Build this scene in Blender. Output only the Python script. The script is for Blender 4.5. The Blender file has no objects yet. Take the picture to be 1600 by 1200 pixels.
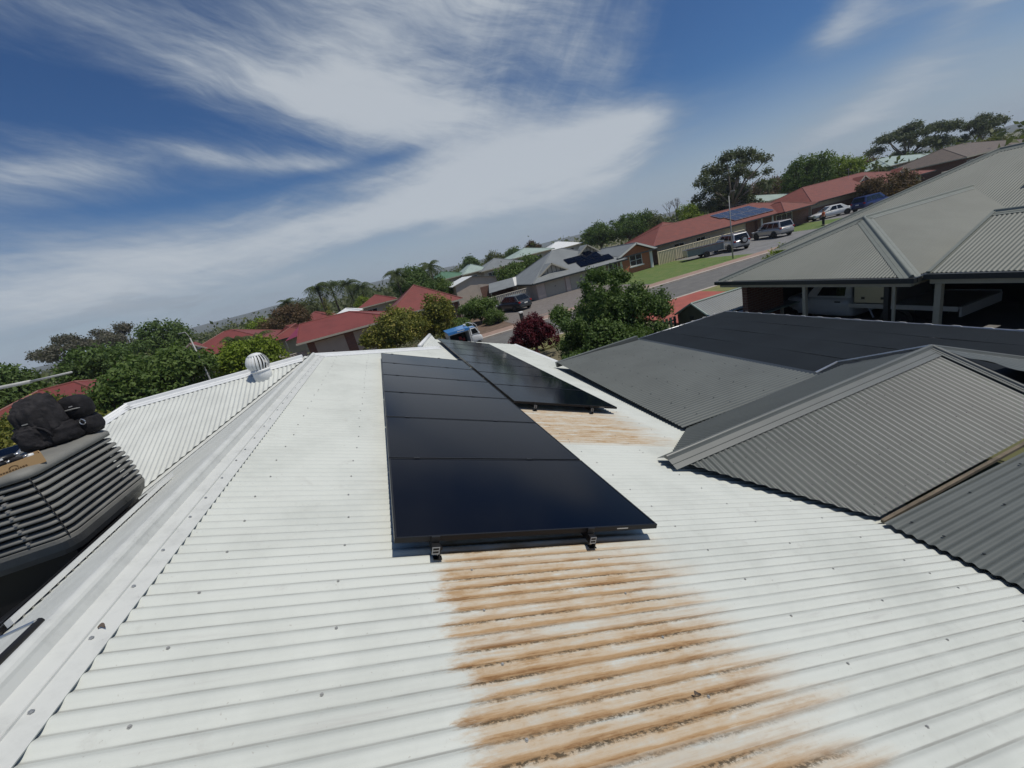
import bpy, bmesh, math, random
import numpy as np
from mathutils import Vector, Matrix

R = math.radians
scene = bpy.context.scene
C = scene.collection
H = 5.2                                   # camera height above the ground

# ------------------------------------------------------------------ camera
cam_d = bpy.data.cameras.new('camera')
cam = bpy.data.objects.new('camera', cam_d)
C.objects.link(cam)
cam_d.sensor_width = 36.0
cam_d.lens = 631.8 / 1600 * 36.0
cam_d.clip_start = 0.05
cam_d.clip_end = 20000
_p, _r, _y = R(17.25), R(13.976), R(14.36)
_W = Vector((0, math.cos(_p), -math.sin(_p)))
_R0 = Vector((1, 0, 0)); _U0 = Vector((0, math.sin(_p), math.cos(_p)))
_Rt = math.cos(_r) * _R0 - math.sin(_r) * _U0
_Up = math.sin(_r) * _R0 + math.cos(_r) * _U0
_rot = Matrix((_Rt, _Up, -_W)).transposed()
cam.matrix_world = Matrix.Translation((0, 0, H)) @ (Matrix.Rotation(-_y, 3, 'Z') @ _rot).to_4x4()
scene.camera = cam
scene.render.resolution_x = 1024
scene.render.resolution_y = 768

# ------------------------------------------------------------------ light
SUN = Vector((0.37, -0.235, 0.90)).normalized()
sun_d = bpy.data.lights.new('sun', 'SUN')
sun_d.energy = 4.7
sun_d.angle = R(0.53)
sun_d.color = (1.0, 0.945, 0.85)
sun = bpy.data.objects.new('sun', sun_d)
C.objects.link(sun)
sun.rotation_euler = SUN.to_track_quat('Z', 'Y').to_euler()
scene.view_settings.view_transform = 'Standard'
scene.view_settings.look = 'None'
scene.view_settings.exposure = -0.55
scene.view_settings.gamma = 1.0
scene.view_settings.use_curve_mapping = False
scene.cycles.max_bounces = 6
scene.cycles.diffuse_bounces = 3
scene.cycles.glossy_bounces = 3
scene.cycles.transmission_bounces = 3
scene.cycles.transparent_max_bounces = 6

# ------------------------------------------------------------------ world
class NT:
    """tiny expression builder on a node tree"""
    def __init__(s, tree): s.t = tree
    def node(s, typ, **kw):
        n = s.t.nodes.new(typ)
        for k, v in kw.items(): setattr(n, k, v)
        return n
    def link(s, a, b): s.t.links.new(a, b)
    def _in(s, sock, v):
        if isinstance(v, (int, float)): sock.default_value = v
        elif isinstance(v, (tuple, list)): sock.default_value = v
        else: s.link(v, sock)
    def m(s, op, a, b=0.0, c=None, clamp=False):
        n = s.node('ShaderNodeMath', operation=op); n.use_clamp = clamp
        s._in(n.inputs[0], a); s._in(n.inputs[1], b)
        if c is not None: s._in(n.inputs[2], c)
        return n.outputs[0]
    def add(s, *a):
        r = a[0]
        for b in a[1:]: r = s.m('ADD', r, b)
        return r
    def sub(s, a, b): return s.m('SUBTRACT', a, b)
    def mul(s, *a):
        r = a[0]
        for b in a[1:]: r = s.m('MULTIPLY', r, b)
        return r
    def sstep(s, x, lo, hi, a=0.0, b=1.0):
        n = s.node('ShaderNodeMapRange', interpolation_type='SMOOTHSTEP')
        s._in(n.inputs[0], x); s._in(n.inputs[1], lo); s._in(n.inputs[2], hi); s._in(n.inputs[3], a); s._in(n.inputs[4], b)
        return n.outputs[0]
    def comb(s, x, y, z=0.0):
        n = s.node('ShaderNodeCombineXYZ')
        for i, v in enumerate((x, y, z)): s._in(n.inputs[i], v)
        return n.outputs[0]
    def noise(s, vec, scale, detail=4, rough=0.55, dist=0.0, dim='3D'):
        n = s.node('ShaderNodeTexNoise', noise_dimensions=dim)
        if vec is not None: s.link(vec, n.inputs['Vector'])
        n.inputs['Scale'].default_value = scale; n.inputs['Detail'].default_value = detail
        n.inputs['Roughness'].default_value = rough; n.inputs['Distortion'].default_value = dist
        return n.outputs['Fac']
    def mix(s, f, a, b, typ='MIX'):
        n = s.node('ShaderNodeMix', data_type='RGBA', blend_type=typ)
        s._in(n.inputs[0], f)
        for i, v in ((6, a), (7, b)):
            if isinstance(v, (tuple, list)): n.inputs[i].default_value = (*v[:3], 1)
            else: s.link(v, n.inputs[i])
        return n.outputs[2]

world = bpy.data.worlds.new('World'); scene.world = world
world.use_nodes = True
world.node_tree.nodes.clear()
w = NT(world.node_tree)
sky = w.node('ShaderNodeTexSky', sky_type='NISHITA')
sky.sun_disc = False
sky.sun_elevation = math.asin(SUN.z)
sky.sun_rotation = math.atan2(SUN.x, SUN.y)
sky.altitude = 100
sky.air_density = 1.0; sky.dust_density = 0.6; sky.ozone_density = 2.2
tc = w.node('ShaderNodeTexCoord')
sep = w.node('ShaderNodeSeparateXYZ'); w.link(tc.outputs['Generated'], sep.inputs[0])
dx, dy, dz = sep.outputs
AZ = w.mul(w.m('ARCTAN2', dx, dy), 57.2958)
EL = w.mul(w.m('ARCSINE', dz), 57.2958)
def rotated(cx, cy, ang):
    ca, sa = math.cos(R(ang)), math.sin(R(ang))
    X = w.sub(AZ, cx); Y = w.sub(EL, cy)
    return (w.add(w.mul(X, ca), w.mul(Y, sa)), w.add(w.mul(X, -sa), w.mul(Y, ca)))
def blob(cx, cy, rx, ry, ang, amp):
    u, v = rotated(cx, cy, ang)
    d = w.add(w.mul(u, u, 1 / (rx * rx)), w.mul(v, v, 1 / (ry * ry)))
    return w.mul(w.m('EXPONENT', w.mul(d, -1.0)), amp)
# wind-drawn streaks, running down to the right in the upper sky, level lower down
warp = w.noise(w.comb(w.mul(AZ, .05), w.mul(EL, .09)), 1.0, 2)
u1, v1 = rotated(0, 20, -21)
st1 = w.noise(w.comb(w.mul(u1, .032), w.add(w.mul(v1, .15), w.mul(warp, 1.3))), 1.0, 7, .64, .35)
st2 = w.noise(w.comb(w.mul(AZ, .03), w.add(w.mul(EL, .16), w.mul(warp, .9)), 3.7), 1.0, 6, .60, .3)
u3, v3 = rotated(40, 20, 52)
st3 = w.noise(w.comb(w.mul(u3, .05), w.add(w.mul(v3, .2), warp), 9.1), 1.0, 6, .60, .25)
low = w.sstep(EL, 10.5, 17.0)
right = w.sstep(AZ, 8.0, 30.0)
right = w.mul(right, .40)
up = w.add(w.mul(st1, w.sub(1.0, right)), w.mul(st3, right))
fib = w.noise(w.comb(w.mul(u1, .20), w.mul(v1, 1.05), 4.0), 1.0, 5, .68, .5)
n0 = w.add(w.mul(up, low), w.mul(st2, w.sub(1.0, low)))
bias = w.add(
    blob(-8, 24, 21, 2.8, -20, .22), blob(9, 18.5, 15, 3.6, -14, .30), blob(16, 27.5, 19, 9, 0, .36), blob(32, 19, 7, 8, 20, .14),
    blob(-26, 16.3, 11, 2.1, 4, .27), blob(-13, 17.3, 4.5, 1.0, -20, .22), blob(-4, 15.2, 8, 1.0, -8, .18),
    blob(-20, 22.3, 10, 3.2, -16, -.26), blob(-16, 13.2, 13, .8, 2, -.10), blob(5, 14.2, 9, .9, 4, -.10),
    blob(-20, 8, 40, 4.6, 0, .38), blob(18, 10, 20, 4.2, 0, .40), blob(35, 11.0, 9, 2.2, 4, .26),
    blob(46, 15, 9, 9, 0, -.26), blob(56.5, 14, 2.4, 5, -38, .26), blob(63, 9, 7, 2.0, 26, .25), blob(57, 4.5, 11, 1.6, 12, .20),
    blob(4, 5.6, 12, .7, 4, -.14), blob(33, 3.5, 16, 2.6, 0, .16))
cov = w.add(n0, bias, w.mul(w.sub(fib, .5), .16))
mask = w.m('POWER', w.sstep(cov, .38, .94), 1.2)
fine = w.noise(w.comb(w.mul(AZ, .10), w.mul(EL, .42)), 1.0, 4, .6, .3)
bank = w.mul(w.sstep(fine, .46, .62), w.add(blob(-22, 3.5, 16, 2.2, 0, 1.0), blob(5, 2.4, 25, 1.0, 0, .5)))
cloud_col = w.mix(w.sstep(cov, .55, 1.0), (5.6, 6.8, 8.3), (10.2, 11.0, 11.8))
cloud_col = w.mix(w.mul(bank, .55), cloud_col, (5.2, 5.9, 6.8))
fade = w.sstep(EL, -3.0, 0.5)
veil = w.mul(w.sstep(EL, 14.0, 0.0), .80)
gam = w.node('ShaderNodeGamma'); w.link(sky.outputs[0], gam.inputs[0]); gam.inputs[1].default_value = 1.12
skyc = w.mix(1.0, gam.outputs[0], (0.46, 0.75, 1.05), 'MULTIPLY')
skyc = w.mix(veil, skyc, (8.0, 9.2, 10.4))
col = w.mix(w.mul(w.m('MAXIMUM', w.mul(mask, .88), w.mul(bank, .6)), fade), skyc, cloud_col)
bg = w.node('ShaderNodeBackground'); w.link(col, bg.inputs[0]); bg.inputs[1].default_value = 0.075
world.cycles.sampling_method = 'MANUAL'; world.cycles.sample_map_resolution = 512
wo = w.node('ShaderNodeOutputWorld'); w.link(bg.outputs[0], wo.inputs[0])

# ------------------------------------------------------------------ materials
def mat(name, col, rough=.6, metal=0.0, spec=.5, var=0.0, vscale=6.0, col2=None, bump=0.0, bscale=40.0, coat=0.0):
    m = bpy.data.materials.new(name); m.use_nodes = True
    t = NT(m.node_tree); b = m.node_tree.nodes['Principled BSDF']
    b.inputs['Base Color'].default_value = (*col, 1)
    b.inputs['Roughness'].default_value = rough; b.inputs['Metallic'].default_value = metal
    b.inputs['Specular IOR Level'].default_value = spec; b.inputs['Coat Weight'].default_value = coat
    b.inputs['Coat Roughness'].default_value = .08
    if var or col2:
        c2 = col2 or tuple(max(0, c * (1 - var)) for c in col)
        tcn = t.node('ShaderNodeTexCoord')
        f = t.noise(tcn.outputs['Object'], vscale, 6, .6)
        t.link(t.mix(t.sstep(f, .35, .68), col, c2), b.inputs['Base Color'])
    if bump:
        tcn = t.node('ShaderNodeTexCoord'); bn = t.node('ShaderNodeBump')
        bn.inputs['Strength'].default_value = bump; bn.inputs['Distance'].default_value = .02
        t.link(t.noise(tcn.outputs['Object'], bscale, 4), bn.inputs['Height']); t.link(bn.outputs[0], b.inputs['Normal'])
    return m

def stained_roof_mat():
    m = mat('white_painted_iron', (.685, .72, .69), .58, spec=.25)
    t = NT(m.node_tree); b = m.node_tree.nodes['Principled BSDF']
    tcn = t.node('ShaderNodeTexCoord'); sp = t.node('ShaderNodeSeparateXYZ'); t.link(tcn.outputs['Object'], sp.inputs[0])
    X, Y, Z = sp.outputs
    grime = t.noise(tcn.outputs['Object'], 1.3, 8, .65)
    streak = t.noise(t.comb(t.mul(X, 1.2), t.mul(Y, 26.0)), 1.0, 7, .65, .3)
    base = t.mix(t.sstep(grime, .40, .72), (.575, .595, .55), (.495, .515, .475))
    base = t.mix(t.mul(t.sstep(streak, .56, .76), .55), base, (.40, .39, .37))
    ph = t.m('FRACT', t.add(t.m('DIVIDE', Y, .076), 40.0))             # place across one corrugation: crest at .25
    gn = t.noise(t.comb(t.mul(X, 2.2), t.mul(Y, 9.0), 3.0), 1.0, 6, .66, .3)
    flank_shade = t.mul(t.sstep(t.m('ABSOLUTE', t.sub(ph, .66)), .11, .03), t.sstep(gn, .34, .66, .30, .85))  # far-flank shade of each corrugation, painted into the colour as a broken dark line
    base = t.mix(flank_shade, base, (.29, .29, .265))
    scuff = t.noise(tcn.outputs['Object'], 5.0, 8, .74, .4)
    base = t.mix(t.mul(t.sstep(scuff, .56, .72), .42), base, (.43, .43, .395))
    speck = t.noise(tcn.outputs['Object'], 75.0, 2, .5)
    base = t.mix(t.mul(t.sstep(speck, .70, .76), .5), base, (.33, .31, .27))
    edge = t.noise(t.comb(t.mul(X, .9), t.mul(Y, 7.0)), 1.0, 5, .6)
    e2 = t.mul(t.sub(edge, .5), 1.0)
    def region(x0, x1, y0, y1, sx, sy):
        rx = t.mul(t.sstep(t.add(X, t.mul(e2, .30), t.mul(t.sub(t.noise(t.comb(t.mul(X, 9.0), t.mul(Y, 34.0), 8.0), 1.0, 5, .7), .5), .34)), x0 - .06, x0 + .08), t.sstep(t.add(X, t.mul(e2, 1.1)), x1 + sx, x1 - sx))
        return t.mul(rx, t.sstep(Y, y0 - sy, y0 + sy), t.sstep(Y, y1 + .02, y1 - .02))
    reg = t.m('MAXIMUM', region(-.15, 1.02, .2, 2.6, .34, .1), region(1.30, 2.85, 4.05, 5.75, .40, .10))
    rown = t.noise(t.comb(0.0, t.m('FLOOR', t.add(t.m('DIVIDE', Y, .076), 40.25)), 2.0), .83, 1)   # each corrugation fouled by its own amount
    reg = t.mul(reg, t.sstep(rown, .26, .44, .55, 1.0))
    blot = t.noise(t.comb(t.mul(X, 3.0), t.mul(Y, 12.0)), 1.0, 6, .68, .4)
    rag = t.noise(t.comb(t.mul(X, 16.0), t.mul(Y, 30.0)), 1.0, 7, .72, .6)
    rag2 = t.noise(t.comb(t.mul(X, 4.5), t.mul(Y, 13.0), 7.0), 1.0, 4, .6)
    fine = t.noise(t.comb(t.mul(X, 3.2), t.mul(Y, 85.0), 1.0), 1.0, 6, .70, .5)
    php = t.m('FRACT', t.add(ph, t.mul(t.sub(rag, .5), .22), t.mul(t.sub(rag2, .5), .24), 2.0))
    prof = t.mul(t.sstep(php, .22, .62), t.sstep(php, .98, .80))       # grime lies in the trough and thins out uphill
    dirt = t.add(t.mul(prof, .46), t.mul(t.sub(fine, .5), 1.1), t.mul(t.sub(blot, .5), 1.25), t.mul(t.sub(rag, .5), .6), t.mul(t.sub(rag2, .5), .9))
    out = t.mix(t.mul(reg, t.sstep(dirt, -.46, .10)), base, (.49, .395, .28))
    out = t.mix(t.mul(reg, t.sstep(dirt, .02, .36)), out, (.385, .255, .138))
    out = t.mix(t.mul(reg, t.sstep(dirt, .36, .72)), out, (.225, .122, .052))
    crust = t.noise(tcn.outputs['Object'], 46.0, 6, .74)
    crustband = t.sstep(t.m('ABSOLUTE', t.sub(php, .44)), .26, .08)
    patch = t.noise(t.comb(t.mul(X, 1.3), t.mul(Y, 5.0), 5.0), 1.0, 4, .6)
    out = t.mix(t.mul(reg, crustband, t.sstep(crust, .45, .54), t.sstep(patch, .36, .54), .92), out, (.085, .065, .04))
    t.link(out, b.inputs['Base Color'])
    t.link(t.add(.58, t.mul(reg, .3)), b.inputs['Roughness'])
    bn = t.node('ShaderNodeBump'); bn.inputs['Strength'].default_value = .25; bn.inputs['Distance'].default_value = .004
    t.link(t.noise(tcn.outputs['Object'], 22.0, 6, .6), bn.inputs['Height']); t.link(bn.outputs[0], b.inputs['Normal'])
    return m

def cap_mat():
    m = mat('weathered_white_flashing', (.58, .60, .60), .5)
    t = NT(m.node_tree); b = m.node_tree.nodes['Principled BSDF']
    tcn = t.node('ShaderNodeTexCoord')
    a = t.noise(tcn.outputs['Object'], 7.0, 9, .72); c = t.noise(tcn.outputs['Object'], 60.0, 5, .7)
    o = t.mix(t.sstep(a, .42, .70), (.60, .61, .575), (.52, .53, .50))
    o = t.mix(t.mul(t.sstep(a, .52, .7), t.sstep(c, .56, .64), .7), o, (.30, .30, .28))
    t.link(o, b.inputs['Base Color'])
    return m

def glass_mat(name, col=(.006, .009, .016), rough=.09, spec=.5):
    m = mat(name, col, rough, spec=spec)
    return m

def brick_mat(name, c1, c2, mortar, scale=1.0):
    m = mat(name, c1, .85); t = NT(m.node_tree); b = m.node_tree.nodes['Principled BSDF']
    tcn = t.node('ShaderNodeTexCoord'); sp = t.node('ShaderNodeSeparateXYZ'); t.link(tcn.outputs['Object'], sp.inputs[0])
    br = t.node('ShaderNodeTexBrick'); t.link(t.comb(t.add(sp.outputs[0], sp.outputs[1]), sp.outputs[2]), br.inputs['Vector'])
    br.inputs['Scale'].default_value = 1.0 * scale; br.inputs['Brick Width'].default_value = .24; br.inputs['Row Height'].default_value = .086
    br.inputs['Mortar Size'].default_value = .008
    br.inputs['Color1'].default_value = (*c1, 1); br.inputs['Color2'].default_value = (*c2, 1); br.inputs['Mortar'].default_value = (*mortar, 1)
    t.link(br.outputs['Color'], b.inputs['Base Color'])
    return m

def tile_mat(name, c1, c2):
    """far tiled roof: courses too small to pick apart"""
    m = mat(name, c1, .7); t = NT(m.node_tree); b = m.node_tree.nodes['Principled BSDF']
    tcn = t.node('ShaderNodeTexCoord'); sp = t.node('ShaderNodeSeparateXYZ'); t.link(tcn.outputs['Object'], sp.inputs[0])
    f = t.noise(tcn.outputs['Object'], 1.6, 6, .6); g = t.noise(tcn.outputs['Object'], 9.0, 3, .6)
    o = t.mix(t.sstep(f, .3, .7), c1, c2)
    o = t.mix(t.mul(t.sstep(g, .45, .7), .35), o, tuple(c * .6 for c in c1))
    t.link(o, b.inputs['Base Color'])
    wv = t.m('FRACT', t.mul(sp.outputs[2], 8.0)); bn = t.node('ShaderNodeBump'); bn.inputs['Strength'].default_value = .5; bn.inputs['Distance'].default_value = .04
    t.link(wv, bn.inputs['Height']); t.link(bn.outputs[0], b.inputs['Normal'])
    return m

def leaf_mat(name, c1, c2, trans=.30, c3=None):
    m = bpy.data.materials.new(name); m.use_nodes = True
    t = NT(m.node_tree); m.node_tree.nodes.clear()
    at = t.node('ShaderNodeAttribute'); at.attribute_name = 'tint'
    o = t.mix(at.outputs['Fac'], c1, c2)
    if c3: o = t.mix(t.sstep(at.outputs['Fac'], .72, .9), o, c3)
    b = t.node('ShaderNodeBsdfPrincipled'); t.link(o, b.inputs['Base Color']); b.inputs['Roughness'].default_value = .6
    b.inputs['Specular IOR Level'].default_value = .25
    tr = t.node('ShaderNodeBsdfTranslucent'); t.link(t.mix(1.0, o, (1.1, 1.25, .6), 'MULTIPLY'), tr.inputs[0])
    mx = t.node('ShaderNodeMixShader'); mx.inputs[0].default_value = trans
    t.link(b.outputs[0], mx.inputs[1]); t.link(tr.outputs[0], mx.inputs[2])
    out = t.node('ShaderNodeOutputMaterial'); t.link(mx.outputs[0], out.inputs[0])
    return m

M = {}
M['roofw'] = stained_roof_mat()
M['cap'] = cap_mat()
M['roofB'] = mat('white_iron_clean', (.60, .615, .575), .55, spec=.3, var=.12, vscale=2.0, bump=.15, bscale=20)
M['grey'] = mat('slate_grey_colour_steel', (.106, .116, .107), .42, spec=.40, var=.14, vscale=1.2)
M['greycap'] = mat('slate_grey_flashing', (.125, .134, .125), .42, var=.1, vscale=3)
M['olive'] = mat('olive_grey_colour_steel', (.188, .198, .172), .55, spec=.3, var=.10, vscale=1.0)
M['olivecap'] = mat('olive_grey_flashing', (.205, .22, .19), .5, var=.1)
M['gutter'] = mat('dark_gutter', (.03, .034, .034), .4)
M['fascia'] = mat('cream_fascia', (.46, .43, .34), .55, var=.1)
M['post'] = mat('cream_post', (.46, .42, .315), .55, var=.12, vscale=4)
M['navy'] = mat('navy_shade_cloth', (.0135, .0180, .0225), .75, spec=.14, var=.18, vscale=1.6, bump=.15, bscale=120)
M['navyseam'] = mat('navy_shade_seam', (.018, .023, .028), .7, spec=.15)
M['silver'] = mat('galvanised_steel', (.55, .56, .57), .38, metal=.8, var=.2, vscale=9)
M['whitem'] = mat('white_metal', (.74, .75, .74), .4, var=.08)
M['polegrey'] = mat('grey_painted_pole', (.46, .46, .44), .5, var=.15)
M['black'] = mat('black_metal', (.012, .012, .013), .42)
M['cell'] = glass_mat('solar_glass', (.0018, .0034, .0095), .09, .5)
M['cell'].node_tree.nodes['Principled BSDF'].inputs['IOR'].default_value = 1.17   # anti-reflective glass
M['cellgrid'] = mat('solar_cell_blue', (.05, .06, .09), .2)
M['frame'] = mat('black_anodised_frame', (.012, .012, .014), .38, metal=.3)
M['alu'] = mat('mill_aluminium', (.62, .63, .64), .35, metal=.9)
M['cooler'] = mat('cooler_grey_plastic', (.200, .198, .180), .62, spec=.35, var=.22, vscale=3.0, bump=.1, bscale=80)
M['coolerdark'] = mat('cooler_inside_pads', (.02, .018, .014), .95, var=.5, vscale=25)
M['clip'] = mat('pale_clip', (.30, .30, .29), .4)
M['cloth'] = mat('black_nylon', (.017, .016, .018), .75, spec=.25, var=.35, vscale=9, bump=.35, bscale=35)
M['cloth2'] = mat('charcoal_nylon', (.032, .030, .032), .8, spec=.2, var=.3, vscale=8, bump=.4, bscale=28)
M['card'] = mat('cardboard', (.42, .27, .13), .85, var=.14, vscale=8)
M['ink'] = mat('brown_print', (.10, .055, .02), .85)
M['redp'] = mat('red_plastic', (.42, .035, .04), .4)
M['redroof'] = mat('red_colour_steel', (.205, .050, .040), .55, var=.16, vscale=.9)
M['redtile'] = tile_mat('red_tile', (.195, .050, .032), (.145, .040, .028))
M['redcap'] = mat('red_ridge', (.20, .065, .05), .6)
M['magenta'] = mat('maroon_shade_sail', (.19, .025, .06), .7)
M['greyroof'] = mat('grey_far_roof', (.20, .215, .215), .5, var=.15, vscale=1.0)
M['greenroof'] = mat('green_far_roof', (.10, .20, .12), .5, var=.2, vscale=1.0)
M['paleroof'] = mat('pale_far_roof', (.34, .42, .37), .5, var=.15, vscale=.7)
M['brownroof'] = tile_mat('brown_tile', (.13, .10, .078), (.10, .08, .065))
M['cream'] = mat('cream_render', (.50, .44, .34), .8, var=.10, vscale=1.5)
M['pinkcream'] = mat('pink_cream_render', (.52, .43, .36), .8, var=.10, vscale=1.5)
M['door'] = mat('beige_roller_door', (.40, .36, .285), .55, var=.06)
M['orangebrick'] = brick_mat('orange_brick', (.48, .15, .065), (.42, .115, .05), (.42, .26, .17))
M['brownbrick'] = brick_mat('brown_brick', (.20, .09, .06), (.15, .065, .045), (.24, .19, .15))
M['win'] = glass_mat('window_glass', (.012, .016, .02), .06, .5)
M['trim'] = mat('white_trim', (.70, .69, .64), .5)
M['fence'] = mat('cream_steel_fence', (.62, .54, .35), .55, var=.08, vscale=2)
M['fence2'] = mat('grey_cream_fence', (.42, .38, .32), .55, var=.1, vscale=2)
M['teal'] = mat('green_steel_fence', (.06, .10, .09), .55, var=.1, vscale=2)
M['olivewall'] = mat('olive_shed_steel', (.125, .118, .078), .6, var=.15, vscale=2)
M['asphalt'] = mat('asphalt', (.150, .145, .134), .85, col2=(.118, .115, .108), vscale=1.3, bump=.3, bscale=60)
M['drive'] = mat('paved_driveway', (.185, .165, .148), .85, col2=(.145, .125, .112), vscale=2.2, bump=.3, bscale=30)
M['driveg'] = mat('grey_concrete_drive', (.20, .198, .192), .85, col2=(.155, .152, .148), vscale=.9)
M['reddrive'] = mat('red_painted_concrete', (.36, .095, .065), .7, var=.18, vscale=1.2)
M['path'] = mat('pink_paver_path', (.34, .235, .185), .85, var=.2, vscale=2.5)
M['kerb'] = mat('concrete_kerb', (.46, .40, .34), .8, var=.2, vscale=2)
M['lawn'] = mat('lawn', (.085, .145, .028), .95, col2=(.135, .165, .045), vscale=1.1, bump=.6, bscale=50)
M['dry'] = mat('dry_grass', (.20, .19, .075), .95, col2=(.13, .15, .05), vscale=1.4, bump=.6, bscale=50)
M['soil'] = mat('bare_soil', (.17, .115, .08), .95, var=.35, vscale=2)
M['trunk'] = mat('bark', (.11, .085, .065), .9, var=.4, vscale=8)
M['gumtrunk'] = mat('pale_gum_bark', (.27, .235, .20), .85, var=.35, vscale=5)
M['twig'] = mat('dead_twig', (.14, .12, .11), .9)
M['tyre'] = mat('rubber_tyre', (.014, .014, .014), .8)
M['rim'] = mat('alloy_rim', (.45, .46, .47), .35, metal=.8)
M['carglass'] = glass_mat('car_glass', (.008, .010, .012), .05, .5)
M['plate'] = mat('number_plate', (.72, .72, .66), .5)
M['lampred'] = mat('tail_lamp', (.30, .012, .012), .2)
M['lampclear'] = mat('head_lamp', (.60, .62, .64), .15)
for k, c in dict(silverpaint=(.42, .43, .44), champagne=(.43, .42, .40), charcoal=(.022, .025, .028), bluep=(.012, .022, .105), whitep=(.62, .63, .62), trucksblue=(.04, .20, .50)).items():
    M[k] = mat(k + '_car_paint', c, .32, metal=.35 if k in ('silverpaint', 'champagne') else .0, coat=.6, var=.04)
M['orangev'] = mat('orange_hi_vis', (.62, .12, .03), .8)
M['navyw'] = mat('dark_work_trousers', (.015, .018, .03), .85)
M['skin'] = mat('skin', (.42, .24, .17), .6)
M['hair'] = mat('brown_hair', (.04, .025, .016), .8)
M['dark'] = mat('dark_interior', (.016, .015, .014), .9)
L = {}
L['dark'] = leaf_mat('leaf_dark_green', (0.051, 0.092, 0.030), (0.144, 0.211, 0.057))
L['mid'] = leaf_mat('leaf_mid_green', (0.057, 0.105, 0.027), (0.149, 0.209, 0.051))
L['olive'] = leaf_mat('leaf_olive', (0.074, 0.092, 0.038), (0.155, 0.169, 0.070))
L['gum'] = leaf_mat('leaf_gum', (0.065, 0.081, 0.043), (0.155, 0.176, 0.097))
L['gumgrey'] = leaf_mat('leaf_gum_grey', (0.095, 0.095, 0.070), (0.189, 0.176, 0.135))
L['lime'] = leaf_mat('leaf_lime', (0.101, 0.155, 0.016), (0.257, 0.324, 0.041))
L['yellow'] = leaf_mat('leaf_variegated', (0.074, 0.101, 0.022), (0.257, 0.243, 0.047), c3=(0.446, 0.378, 0.108))
L['burg'] = leaf_mat('leaf_burgundy', (.050, .006, .012), (.135, .016, .030), c3=(.19, .035, .042))
L['brown'] = leaf_mat('leaf_red_brown', (0.074, 0.054, 0.030), (0.162, 0.101, 0.051))
L['palm'] = leaf_mat('leaf_palm', (0.041, 0.065, 0.022), (0.101, 0.128, 0.041))
L['pale'] = leaf_mat('leaf_pale_grey', (0.121, 0.135, 0.074), (0.270, 0.270, 0.162))

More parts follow.
